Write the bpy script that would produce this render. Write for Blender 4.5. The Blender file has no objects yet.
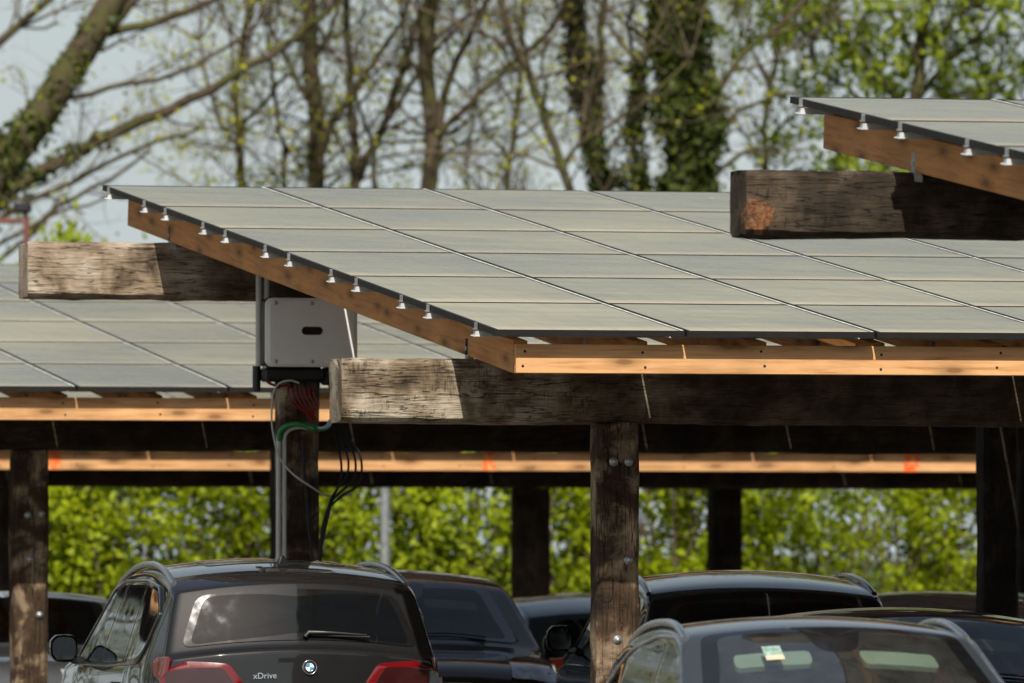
import bpy, math, random
from math import sin, cos, pi, sqrt, radians
from mathutils import Vector, Matrix, noise

S = bpy.context.scene
COL = S.collection
RND = random.Random(7)

# ------------------------------------------------------------------ camera numbers
F = 9000.0            # focal length in pixels
HC = 1.75             # eye height
YH = 555.0            # horizon row
def at(px, py, Y):
    """the point at distance Y seen in row py, column px"""
    return Vector(((px - 512) / F * Y, Y, HC + (YH - py) / F * Y))

# ------------------------------------------------------------------ objects
def tag(o, label=None, cat=None, group=None, kind=None):
    if label: o['label'] = label
    if cat: o['category'] = cat
    if group: o['group'] = group
    if kind: o['kind'] = kind
    return o

def empty(name, loc=(0, 0, 0), rz=0.0):
    o = bpy.data.objects.new(name, None)
    o.empty_display_size = 0.2
    COL.objects.link(o)
    o.location = loc
    o.rotation_euler = (0, 0, rz)
    return o

def link(name, mesh, parent=None, loc=(0, 0, 0), rot=(0, 0, 0)):
    o = bpy.data.objects.new(name, mesh)
    COL.objects.link(o)
    o.location = loc
    o.rotation_euler = rot
    if parent: o.parent = parent
    return o

class MB:
    """collects faces that become one mesh"""
    def __init__(self):
        self.v = []; self.f = []; self.m = []; self.s = []
    def add(self, vs, fs, mi=0, smooth=False):
        b = len(self.v)
        self.v.extend([tuple(p) for p in vs])
        for f in fs:
            self.f.append([b + i for i in f]); self.m.append(mi); self.s.append(smooth)
    def box(self, lo, hi, mi=0, M=None):
        x0, y0, z0 = lo; x1, y1, z1 = hi
        vs = [Vector(p) for p in ((x0,y0,z0),(x1,y0,z0),(x1,y1,z0),(x0,y1,z0),(x0,y0,z1),(x1,y0,z1),(x1,y1,z1),(x0,y1,z1))]
        if M: vs = [M @ p for p in vs]
        self.add(vs, [(0,3,2,1),(4,5,6,7),(0,1,5,4),(1,2,6,5),(2,3,7,6),(3,0,4,7)], mi)
    def bbox(self, lo, hi, b=0.01, mi=0, M=None):
        """box with chamfered edges"""
        x0,y0,z0 = lo; x1,y1,z1 = hi
        b = min(b, (x1-x0)*.49, (y1-y0)*.49, (z1-z0)*.49)
        rings = []
        for z, i in ((z0, b), (z0+b, 0), (z1-b, 0), (z1, b)):
            c = b
            ring = []
            X0,X1,Y0,Y1 = x0+i, x1-i, y0+i, y1-i
            ring = [(X0+c,Y0,z),(X1-c,Y0,z),(X1,Y0+c,z),(X1,Y1-c,z),(X1-c,Y1,z),(X0+c,Y1,z),(X0,Y1-c,z),(X0,Y0+c,z)]
            rings.append(ring)
        vs = [Vector(p) for r in rings for p in r]
        if M: vs = [M @ p for p in vs]
        fs = [tuple(reversed(range(8))), tuple(range(24, 32))]
        for k in range(3):
            for j in range(8):
                a = k*8+j; c_ = k*8+(j+1) % 8
                fs.append((a, c_, c_+8, a+8))
        self.add(vs, fs, mi)
    def tube(self, pts, rad, n=6, mi=0, cap=True, smooth=True):
        pts = [Vector(p) for p in pts]
        if not hasattr(rad, '__len__'): rad = [rad]*len(pts)
        vs = []; fs = []
        t0 = (pts[1]-pts[0]).normalized()
        up = Vector((0,0,1)) if abs(t0.z) < .9 else Vector((1,0,0))
        a = t0.cross(up).normalized()
        for i, p in enumerate(pts):
            if i == 0: t = pts[1]-p
            elif i == len(pts)-1: t = p-pts[i-1]
            else: t = pts[i+1]-pts[i-1]
            if t.length < 1e-9: t = t0
            t.normalize()
            a = a - t*a.dot(t)
            if a.length < 1e-6: a = t.orthogonal()
            a.normalize()
            b = t.cross(a)
            for k in range(n):
                w = 2*pi*k/n
                vs.append(p + (a*cos(w) + b*sin(w))*rad[i])
        for i in range(len(pts)-1):
            for k in range(n):
                k2 = (k+1) % n
                fs.append((i*n+k, i*n+k2, (i+1)*n+k2, (i+1)*n+k))
        self.add(vs, fs, mi, smooth)
        if cap:
            self.add(vs[:n], [tuple(reversed(range(n)))], mi)
            self.add(vs[-n:], [tuple(range(n))], mi)
    def lathe(self, prof, n=24, mi=0, M=None, smooth=True):
        """profile (r, z) turned round local z"""
        vs = []; fs = []
        for r, z in prof:
            for k in range(n):
                w = 2*pi*k/n
                p = Vector((r*cos(w), r*sin(w), z))
                vs.append(M @ p if M else p)
        for i in range(len(prof)-1):
            for k in range(n):
                k2 = (k+1) % n
                fs.append((i*n+k, i*n+k2, (i+1)*n+k2, (i+1)*n+k))
        self.add(vs, fs, mi, smooth)
    def mesh(self, name, mats):
        me = bpy.data.meshes.new(name)
        me.from_pydata(self.v, [], self.f)
        if not isinstance(mats, (list, tuple)): mats = [mats]
        for m in mats: me.materials.append(m)
        me.polygons.foreach_set('material_index', self.m)
        me.polygons.foreach_set('use_smooth', self.s)
        me.update()
        return me
    def build(self, name, mats, parent=None, loc=(0,0,0), rot=(0,0,0)):
        return link(name, self.mesh(name, mats), parent, loc, rot)

# ------------------------------------------------------------------ materials
class NT:
    def __init__(self, name):
        self.m = bpy.data.materials.new(name)
        self.m.use_nodes = True
        self.t = self.m.node_tree
        self.t.nodes.clear()
        self.out = self.n('ShaderNodeOutputMaterial')
    def n(self, typ, **kw):
        nd = self.t.nodes.new(typ)
        for k, v in kw.items(): setattr(nd, k, v)
        return nd
    def l(self, a, b): self.t.links.new(a, b)
    def set(self, nd, **kw):
        for k, v in kw.items():
            nd.inputs[k.replace('_', ' ')].default_value = v
        return nd
    def coords(self, scale=(1,1,1), rand=True):
        tc = self.n('ShaderNodeTexCoord')
        mp = self.n('ShaderNodeMapping')
        mp.inputs['Scale'].default_value = scale
        self.l(tc.outputs['Object'], mp.inputs['Vector'])
        if rand:
            oi = self.n('ShaderNodeObjectInfo')
            mu = self.n('ShaderNodeMath', operation='MULTIPLY'); mu.inputs[1].default_value = 37.0
            self.l(oi.outputs['Random'], mu.inputs[0])
            cb = self.n('ShaderNodeCombineXYZ')
            for i in range(3): self.l(mu.outputs[0], cb.inputs[i])
            self.l(cb.outputs[0], mp.inputs['Location'])
        return mp.outputs['Vector']
    def noise(self, vec, scale=5, detail=4, rough=.55, dist=0.0):
        nd = self.n('ShaderNodeTexNoise')
        self.set(nd, Scale=scale, Detail=detail, Roughness=rough, Distortion=dist)
        if vec: self.l(vec, nd.inputs['Vector'])
        return nd.outputs['Fac']
    def ramp(self, fac, stops, interp='LINEAR'):
        r = self.n('ShaderNodeValToRGB')
        r.color_ramp.interpolation = interp
        els = r.color_ramp.elements
        while len(els) < len(stops): els.new(.5)
        for e, (p, c) in zip(els, stops):
            e.position = p
            e.color = (c, c, c, 1) if not hasattr(c, '__len__') else (*c, 1)
        self.l(fac, r.inputs[0])
        return r.outputs['Color']
    def mix(self, fac, a, b, blend='MIX'):
        m = self.n('ShaderNodeMix', data_type='RGBA', blend_type=blend)
        for sock, val in ((m.inputs[0], fac), (m.inputs[6], a), (m.inputs[7], b)):
            if hasattr(val, 'is_linked'): self.l(val, sock)
            elif hasattr(val, '__len__'): sock.default_value = (*val, 1)
            else: sock.default_value = val
        return m.outputs[2]
    def math(self, op, a, b=None, c=None):
        m = self.n('ShaderNodeMath', operation=op)
        for i, v in enumerate((a, b, c)):
            if v is None: continue
            if hasattr(v, 'is_linked'): self.l(v, m.inputs[i])
            else: m.inputs[i].default_value = v
        return m.outputs[0]
    def bsdf(self, color, rough=.6, metal=0.0, spec=.5, coat=0.0, bump=None, bstr=.3, bdist=.01, coat_rough=.03):
        p = self.n('ShaderNodeBsdfPrincipled')
        for key, val in (('Base Color', color), ('Roughness', rough), ('Metallic', metal), ('Specular IOR Level', spec), ('Coat Weight', coat)):
            if hasattr(val, 'is_linked'): self.l(val, p.inputs[key])
            elif hasattr(val, '__len__'): p.inputs[key].default_value = (*val, 1)
            else: p.inputs[key].default_value = val
        p.inputs['Coat Roughness'].default_value = coat_rough
        if bump is not None:
            b = self.n('ShaderNodeBump'); self.set(b, Strength=bstr, Distance=bdist)
            self.l(bump, b.inputs['Height']); self.l(b.outputs[0], p.inputs['Normal'])
        self.p = p
        return p
    def done(self, shader=None):
        self.l((shader or self.p).outputs[0], self.out.inputs['Surface'])
        return self.m

def plain(name, color, rough=.5, metal=0.0, spec=.5, coat=0.0, var=.12, scale=9.0):
    """a slightly uneven single-colour surface"""
    t = NT(name)
    v = t.coords((1,1,1))
    f = t.noise(v, scale, 4)
    lo = tuple(c*(1-var) for c in color); hi = tuple(min(1, c*(1+var)) for c in color)
    c = t.ramp(f, [(.3, lo), (.7, hi)])
    r = t.ramp(f, [(.3, max(0, rough-.06)), (.7, min(1, rough+.06))])
    t.bsdf(c, r, metal, spec, coat)
    return t.done()

def weathered(name, axis, dark, mid, pale, paleness=.5, rough=.85, rot_patch=None, cross=True, bump=.6, shelter_shade=None):
    """old hewn timber: grain along axis, long splits, cross checks, silvered patches"""
    t = NT(name)
    ax = {'x': (1.5, 24, 24), 'z': (24, 24, 1.5)}[axis]
    v = t.coords(ax)
    v2 = t.coords((1,1,1))
    grain = t.noise(v, 4.6, 8, .65, .35)
    fine = t.noise(t.coords(tuple(a*2.2 for a in ax)), 3.0, 6, .7)
    blot = t.noise(v2, 3.6, 6, .6, .4)
    # long splits
    spl = t.noise(t.coords({'x': (.7, 11, 11), 'z': (11, 11, .7)}[axis]), 2.6, 3, .5, .3)
    crack = t.ramp(t.math('ABSOLUTE', t.math('SUBTRACT', spl, .5)), [(.0, 0.0), (.006, 0.2), (.018, 1.0)])
    base = t.ramp(blot, [(.30, dark), (.5 - .16*(paleness-.5), mid), (.70 - .3*(paleness-.5), pale)])
    g = t.ramp(grain, [(.28, .50), (.52, .95), (.75, 1.18)])
    col = t.mix(1.0, base, g, 'MULTIPLY')
    g2 = t.ramp(fine, [(.3, .55), (.55, 1.05)])
    col = t.mix(.8, col, g2, 'MULTIPLY')
    col = t.mix(t.math('MULTIPLY', t.math('SUBTRACT', 1.0, crack), .85), col, tuple(c*.18 for c in dark))
    h = t.math('ADD', t.math('MULTIPLY', grain, .5), t.math('MULTIPLY', crack, .8))
    h = t.math('ADD', h, t.math('MULTIPLY', fine, .3))
    if cross:
        # short checks across the grain
        for sc_, th in ((34, .010), (17, .012)):
            cn = t.noise(t.coords({'x': (sc_, 3.2, 3.2), 'z': (3.2, 3.2, sc_)}[axis]), 1.0, 3, .6, .5)
            chk = t.ramp(t.math('ABSOLUTE', t.math('SUBTRACT', cn, .5)), [(.0, 1.0), (th, .6), (th*2.2, 0.0)])
            msk = t.ramp(t.noise(t.coords((4, 9, 9) if axis == 'x' else (9, 9, 4)), 1.3, 4), [(.47, 0.0), (.62, .6)])
            k = t.math('MULTIPLY', chk, msk)
            col = t.mix(k, col, tuple(c*.3 for c in dark))
            h = t.math('SUBTRACT', h, t.math('MULTIPLY', k, .35))
    if shelter_shade:
        # tarred wood unsilvered away from the end, plus roof shade painted in darker
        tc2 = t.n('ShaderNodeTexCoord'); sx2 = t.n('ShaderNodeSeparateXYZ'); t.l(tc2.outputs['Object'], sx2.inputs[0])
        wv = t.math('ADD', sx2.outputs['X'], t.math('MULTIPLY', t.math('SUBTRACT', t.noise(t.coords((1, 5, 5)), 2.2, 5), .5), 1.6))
        ks = t.ramp(t.math('MULTIPLY', wv, .25), [(shelter_shade[0]*.25, 0.0), (shelter_shade[1]*.25, .86)])
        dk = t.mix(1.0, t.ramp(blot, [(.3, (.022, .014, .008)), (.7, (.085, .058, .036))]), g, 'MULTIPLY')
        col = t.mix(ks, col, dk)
    if rot_patch:
        (px, py, pz), rad, pcol = rot_patch
        tc = t.n('ShaderNodeTexCoord')
        ds = t.n('ShaderNodeVectorMath', operation='DISTANCE')
        t.l(tc.outputs['Object'], ds.inputs[0]); ds.inputs[1].default_value = (px, py, pz)
        wob = t.math('ADD', ds.outputs['Value'], t.math('MULTIPLY', t.math('SUBTRACT', t.noise(v2, 9, 6, .7), .5), .34))
        k = t.ramp(wob, [(rad*.8, 1.0), (rad, 0.0)])
        pn = t.noise(v2, 40, 5)
        pc = t.ramp(pn, [(.35, tuple(c*.35 for c in pcol)), (.6, pcol)])
        col = t.mix(k, col, pc)
        h = t.math('ADD', h, t.math('MULTIPLY', t.math('MULTIPLY', k, pn), 1.5))
    t.bsdf(col, rough, 0, .25, bump=h, bstr=bump, bdist=.02)
    return t.done()

def pine(name, col, dark, axis='x', knots=True, orange=.5):
    t = NT(name)
    v = t.coords((1, 16, 16) if axis == 'x' else (16, 1, 16))
    v2 = t.coords((1,1,1))
    g = t.noise(v, 2.2, 5, .6, .5)
    c = t.ramp(g, [(.3, dark), (.5, col), (.72, tuple(min(1, k*1.12) for k in col))])
    b = t.ramp(t.noise(v2, 2.1, 3), [(.3, .78), (.7, 1.1)])
    c = t.mix(1.0, c, b, 'MULTIPLY')
    if knots:
        kv = t.n('ShaderNodeTexVoronoi', voronoi_dimensions='2D'); kv.inputs['Scale'].default_value = 1.0
        sk_ = t.n('ShaderNodeSeparateXYZ'); t.l(t.coords((1.7, 1.7, 5.5)), sk_.inputs[0])
        ck_ = t.n('ShaderNodeCombineXYZ'); t.l(sk_.outputs['X' if axis == 'x' else 'Y'], ck_.inputs[0]); t.l(sk_.outputs['Z'], ck_.inputs[1])
        t.l(ck_.outputs[0], kv.inputs['Vector'])
        k = t.ramp(kv.outputs['Distance'], [(.06, .9), (.11, .5), (.28, 0.0)])
        c = t.mix(k, c, tuple(d*.45 for d in dark))
    t.bsdf(c, .65, 0, .3, bump=g, bstr=.15)
    return t.done()

M = {}
M['pine'] = pine('pale_pine', (.62, .37, .17), (.46, .24, .09))
M['rafter'] = pine('stained_pine', (.56, .25, .075), (.40, .155, .04), 'y')
M['beam_silver'] = weathered('silvered_timber', 'x', (.045, .028, .016), (.30, .225, .155), (.50, .42, .33), .60, shelter_shade=(.9, 1.9), cross=False)
M['beam_grey'] = weathered('grey_timber', 'x', (.035, .024, .014), (.20, .15, .095), (.45, .39, .30), .72, shelter_shade=(1.0, 2.3))
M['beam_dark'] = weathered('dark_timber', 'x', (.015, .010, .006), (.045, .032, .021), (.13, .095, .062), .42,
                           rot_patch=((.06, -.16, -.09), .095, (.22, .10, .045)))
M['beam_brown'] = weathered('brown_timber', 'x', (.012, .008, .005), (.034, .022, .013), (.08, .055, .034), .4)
M['post'] = weathered('post_timber', 'z', (.015, .009, .005), (.07, .042, .023), (.46, .335, .22), .56)
M['post_dark'] = weathered('dark_post_timber', 'z', (.012, .008, .005), (.035, .023, .015), (.08, .058, .04), .45)
M['alu'] = plain('aluminium', (.62, .63, .64), .38, .9)
M['alu_pale'] = plain('milled_aluminium', (.50, .51, .52), .5, .3)
M['zinc'] = plain('galvanised_steel', (.42, .44, .45), .45, .8, var=.25, scale=30)
M['frame'] = plain('black_anodised_frame', (.014, .013, .012), .65, 0, spec=.25)
M['lip'] = plain('dusty_frame_edge', (.50, .51, .48), .6, .0, var=.25, scale=14)
M['back'] = plain('white_backsheet', (.62, .63, .62), .6)
M['black_plastic'] = plain('black_plastic', (.012, .012, .013), .45)
M['rubber'] = plain('black_rubber', (.015, .015, .015), .8)
M['cover'] = plain('white_cover', (.88, .86, .82), .42, var=.03)
M['pvc'] = plain('grey_pipe', (.52, .52, .50), .45)
M['green_pvc'] = plain('green_pipe', (.02, .22, .05), .4)
M['red_cable'] = plain('red_cable', (.20, .008, .008), .5)
M['white_cable'] = plain('pale_cable', (.48, .46, .42), .5)
def spray():
    t = NT('orange_spray_paint')
    f = t.noise(t.coords((1, 1, 1)), 16, 6, .7)
    t.bsdf(t.ramp(f, [(.36, (.66, .36, .14)), (.5, (.72, .16, .04)), (.62, (.78, .09, .02))]), .7, 0, .2)
    return t.done()
M['orange_paint'] = spray()

def panel_glass():
    t = NT('dusty_panel_glass')
    tc = t.n('ShaderNodeTexCoord')
    sp = t.n('ShaderNodeSeparateXYZ'); t.l(tc.outputs['Object'], sp.inputs[0])
    geo = t.n('ShaderNodeNewGeometry')
    ob = t.n('ShaderNodeObjectInfo')
    # cell rows across the panel
    w = t.math('FRACT', t.math('MULTIPLY', sp.outputs['Y'], 1/.2867))
    line = t.ramp(w, [(.0, 1.0), (.035, 0.0), (.965, 0.0), (1.0, 1.0)])
    wx = t.math('FRACT', t.math('MULTIPLY', sp.outputs['X'], 1/.186))
    linex = t.ramp(wx, [(.0, 1.0), (.02, 0.0), (.98, 0.0), (1.0, 1.0)])
    ln = t.math('MAXIMUM', line, linex)
    # dust: washed down towards the lower edge, blotchy over the whole roof
    mp = t.n('ShaderNodeMapping'); mp.inputs['Scale'].default_value = (1.2, 3.0, 1.0)
    t.l(geo.outputs['Position'], mp.inputs['Vector'])
    bl = t.noise(mp.outputs[0], 1.1, 5, .6, .3)
    fine = t.noise(t.coords((3, 26, 1)), 3.0, 5, .65)
    spots = t.n('ShaderNodeTexVoronoi'); spots.inputs['Scale'].default_value = 3.1
    t.l(t.coords((1, 1, 1)), spots.inputs['Vector'])
    sp_m = t.ramp(spots.outputs['Distance'], [(.03, 1.0), (.06, 0.0)])
    sp_k = t.math('MULTIPLY', sp_m, t.ramp(t.noise(t.coords((1,1,1)), 2.3, 2), [(.52, 0.0), (.62, .8)]))
    low = t.ramp(sp.outputs['Y'], [(.02, 1.0), (.10, .55), (.32, 0.0)])
    streak = t.ramp(fine, [(.35, .0), (.7, 1.0)])
    dust = t.math('ADD', t.math('MULTIPLY', bl, .62), t.math('MULTIPLY', streak, .30))
    big = t.noise(geo.outputs['Position'], .22, 2)
    dust = t.math('ADD', dust, t.math('MULTIPLY', t.math('SUBTRACT', big, .5), .9))
    dust = t.math('ADD', dust, t.math('MULTIPLY', low, .30))
    dust = t.math('ADD', dust, t.math('MULTIPLY', t.math('SUBTRACT', ob.outputs['Random'], .5), .11))
    cell = (.035, .034, .026)
    dcol = t.mix(low, (.33, .315, .22), (.47, .40, .295))
    col = t.mix(t.ramp(dust, [(.22, .36), (.75, .94)]), cell, dcol)
    col = t.mix(t.math('MULTIPLY', ln, .6), col, (.09, .088, .062))
    col = t.mix(sp_k, col, (.62, .60, .55))
    r = t.ramp(dust, [(.2, .24), (.8, .42)])
    t.bsdf(col, r, 0, .5)
    return t.done()
M['panel'] = panel_glass()

def leafmat(name, a, b, trans=.45, scale=2.0):
    t = NT(name)
    geo = t.n('ShaderNodeNewGeometry')
    f = t.noise(geo.outputs['Position'], scale, 3)
    c = t.ramp(f, [(.36, a), (.64, b)])
    rnd = t.mix(t.math('MULTIPLY', geo.outputs['Random Per Island'], .6), c, tuple(min(1, k*1.6) for k in b))
    p = t.bsdf(rnd, .5, 0, .3)
    tr = t.n('ShaderNodeBsdfTranslucent'); t.l(rnd, tr.inputs['Color'])
    mx = t.n('ShaderNodeMixShader'); mx.inputs[0].default_value = trans
    t.l(p.outputs[0], mx.inputs[1]); t.l(tr.outputs[0], mx.inputs[2])
    return t.done(mx)
M['leaf_hedge'] = leafmat('hedge_leaf', (.05, .085, .003), (.30, .365, .008), scale=1.5)
M['leaf_spring'] = leafmat('spring_leaf', (.20, .22, .015), (.34, .34, .025))
M['leaf_fresh'] = leafmat('fresh_leaf', (.15, .21, .012), (.28, .34, .025))
M['leaf_ivy'] = leafmat('ivy_leaf', (.014, .024, .004), (.07, .09, .012), .2)

def barkmat(name, a, b, moss):
    t = NT(name)
    v = t.coords((9, 9, 1.2), rand=False)
    g = t.noise(v, 2.5, 6, .65)
    c = t.ramp(g, [(.3, a), (.7, b)])
    c = t.mix(t.ramp(t.noise(t.coords((1,1,1), rand=False), 1.6, 4), [(.46, 0.0), (.66, .7)]), c, moss)
    t.bsdf(c, .9, 0, .2, bump=g, bstr=.6, bdist=.02)
    return t.done()
M['bark'] = barkmat('tree_bark', (.03, .022, .014), (.11, .082, .052), (.07, .085, .015))
M['twig'] = plain('twig_bark', (.11, .08, .052), .85, var=.35, scale=3)

def carpaint(name, col, rough=.28, metal=.4):
    t = NT(name)
    geo = t.n('ShaderNodeNewGeometry')
    f = t.noise(t.coords((1,1,1)), 4.0, 6, .6)
    film = t.ramp(f, [(.35, 0.0), (.75, .03)])
    c = t.mix(film, col, tuple(k*.6+.09 for k in col))
    c = t.mix(geo.outputs['Backfacing'], c, (.012, .012, .012))
    t.bsdf(c, rough+.2, metal*.3, .08, coat=t.math('SUBTRACT', 1.0, geo.outputs['Backfacing']))
    return t.done()
M['paint_anthracite'] = carpaint('anthracite_paint', (.009, .009, .0095))
M['paint_black'] = carpaint('black_paint', (.006, .006, .007))
M['paint_grey'] = carpaint('slate_paint', (.032, .040, .046))
M['paint_white'] = carpaint('white_paint', (.82, .83, .83), .4, 0.0)
M['paint_brown'] = carpaint('brown_grey_paint', (.025, .020, .016))
M['paint_blue'] = carpaint('blue_grey_paint', (.05, .08, .10))

def glassmat(name, tint, refl=1.0):
    t = NT(name)
    tr = t.n('ShaderNodeBsdfTransparent'); tr.inputs['Color'].default_value = (*tint, 1)
    gl = t.n('ShaderNodeBsdfGlossy'); gl.inputs['Roughness'].default_value = .015
    gl.inputs['Color'].default_value = (.95, .97, .97, 1)
    fr = t.n('ShaderNodeFresnel'); fr.inputs['IOR'].default_value = 1.55
    dn = t.noise(t.coords((1,1,1)), 5, 5)
    df = t.n('ShaderNodeBsdfDiffuse'); df.inputs['Color'].default_value = (.35, .36, .34, 1)
    mx = t.n('ShaderNodeMixShader'); t.l(t.math('MULTIPLY', fr.outputs[0], refl), mx.inputs[0])
    t.l(tr.outputs[0], mx.inputs[1]); t.l(gl.outputs[0], mx.inputs[2])
    m2 = t.n('ShaderNodeMixShader'); t.l(t.ramp(dn, [(.4, .008), (.7, .035)] if tint[0] < .5 else [(.35, .03), (.7, .075)]), m2.inputs[0])
    t.l(mx.outputs[0], m2.inputs[1]); t.l(df.outputs[0], m2.inputs[2])
    return t.done(m2)
M['glass_clear'] = glassmat('tinted_glass', (.55, .68, .62), 2.4)
M['glass_shade'] = glassmat('shaded_glass', (.30, .36, .33), 1.0)
M['glass_dark'] = glassmat('privacy_glass', (.035, .038, .036), 1.3)
M['frit'] = plain('black_glass_edge', (.008, .008, .009), .08, coat=1.0)
M['trim'] = plain('gloss_black_trim', (.01, .01, .011), .15, coat=.6)
M['chrome'] = plain('bright_trim', (.70, .71, .72), .16, 1.0, var=.05)
M['satin'] = plain('satin_rail', (.50, .51, .52), .28, .95, var=.05)
M['cabin'] = plain('cabin_cloth', (.018, .018, .018), .85)
M['visor'] = plain('grey_visor', (.42, .41, .37), .8, var=.05)
M['mirror'] = plain('mirror_glass', (.07, .075, .08), .05, 1.0, var=.01)
M['glass_black'] = plain('dark_car_glass', (.004, .005, .006), .03, 0, .40, coat=.25, var=.02)
M['tail_red'] = plain('red_lens', (.12, .003, .004), .12, coat=1.0)
M['tail_dark'] = plain('smoked_lens', (.03, .007, .007), .15, coat=1.0)
M['tail_orange'] = plain('orange_red_lens', (.75, .08, .02), .15, coat=1.0)
M['lamp_clear'] = plain('clear_lens', (.22, .22, .22), .14, .5, coat=1.0, var=.85, scale=11)
M['badge_blue'] = plain('badge_blue', (.03, .22, .42), .25, coat=1.0)
M['badge_white'] = plain('badge_white', (.80, .80, .80), .25, coat=1.0)
M['sticker_green'] = plain('sticker_green', (.22, .33, .28), .6, var=.6, scale=60)
M['sticker_cream'] = plain('sticker_cream', (.55, .45, .32), .6)
M['rust_red'] = plain('rust_red_steel', (.13, .045, .032), .7)
# ------------------------------------------------------------------ carports
TH = radians(15.14)             # the rows run 15 degrees away from the picture plane
TILT = radians(6.82)
PW, PH = 1.15, 1.745            # panel pitch along the row and up the slope
PHC, PHS = PH*cos(TILT), PH*sin(TILT)
ORG = Vector((-.097, 51.7, 0))
Rv = Vector((cos(TH), sin(TH), 0)); Cv = Vector((-sin(TH), cos(TH), 0))
def ML(r, y, z=0.0):
    return ORG + Rv*r + Cv*y + Vector((0, 0, z))

SHARED = {}
def panel_meshes():
    if 'glass' in SHARED: return
    w, h = PW-.016, PH-.010
    g = MB()
    b = .011
    g.add([(b,b,-.003),(w-b,b,-.003),(w-b,h-b,-.003),(b,h-b,-.003)], [(0,1,2,3)], 0)
    g.add([(b,b,-.012),(w-b,b,-.012),(w-b,h-b,-.012),(b,h-b,-.012)], [(3,2,1,0)], 1)
    SHARED['glass'] = g.mesh('solar_panel', [M['panel'], M['back']])
    f = MB()
    f.box((0,0,-.035), (w,b,0)); f.box((0,h-b,-.035), (w,h,0))
    f.box((0,b,-.035), (b,h-b,0)); f.box((b,b,-.0045), (.020,h-b,.0006)); f.box((w-b,b,-.035), (w,h-b,0))
    f.box((w-.020,b,-.0005), (w-.004,h-b,.0020), 1)        # dusty bright lip beside the joint
    SHARED['frame'] = f.mesh('panel_frame', [M['frame'], M['lip']])
    c = MB()
    c.box((-.008,-.012,-.037), (.006,.012,.004)); c.box((-.016,-.016,-.037), (.006,.016,-.030))
    SHARED['clamp'] = c.mesh('clamp', M['alu'])
    # bolt
    k = MB()
    Mx = Matrix.Rotation(pi/2, 4, 'X')
    k.lathe([(.0,.016),(.012,.016),(.015,.010),(.015,.004),(.027,.003),(.027,0)], 12, 0, Mx)
    SHARED['bolt'] = k.mesh('bolt', M['zinc'])
    # bracket: an angle plate
    q = MB()
    q.box((-.045,-.03,-.02), (-.005,.03,.10)); q.box((-.045,-.032,-.055), (-.001,.032,-.0205))
    q.box((-.052,-.012,.03), (-.0455,.012,.055))
    SHARED['bracket'] = q.mesh('bracket', M['zinc'])

def timber(length, depth, height, seed, axis='x', seg=.09, wob=.015):
    """hewn balk from 0 to length along the axis, centred across it"""
    mb = MB()
    n = max(6, int(length/seg))
    prof = []
    c = .028
    d, h = depth/2, height/2
    for (ax, az, bx, bz) in ((-d+c,-h, d-c,-h), (d,-h+c, d,h-c), (d-c,h, -d+c,h), (-d,h-c, -d,-h+c)):
        for k in range(5):
            t = k/4
            prof.append((ax+(bx-ax)*t, az+(bz-az)*t))
    m = len(prof)
    vs = []; fs = []
    for i in range(n+1):
        x = length*i/n
        endk = min(i, n-i)
        sh = 1.0 - (.02 if endk == 0 else 0)
        for (a, b) in prof:
            q = Vector((x*1.3+seed*9.1, a*5, b*5))
            dd = noise.noise(q)*wob + noise.noise(q*3.1)*wob*.55 + noise.noise(Vector((x*9+seed, a*11, b*11)))*wob*.35
            s2 = 1 + noise.noise(Vector((x*.5+seed*3.3, .5, 0)))*.03
            k = (1 + dd/max(d, h)) * sh * s2
            xe = x + (noise.noise(Vector((a*14, b*14, seed)))*.014 if endk == 0 else 0)
            if axis == 'x': vs.append((xe, a*k, b*k))
            else: vs.append((a*k, b*k, xe))
    for i in range(n):
        for j in range(m):
            j2 = (j+1) % m
            q = (i*m+j, (i+1)*m+j, (i+1)*m+j2, i*m+j2)
            fs.append(tuple(reversed(q)))
    fs.append(tuple(reversed(range(m))))
    fs.append(tuple(range(n*m, n*m+m)))
    mb.add(vs, fs, 0, False)
    return mb

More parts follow.
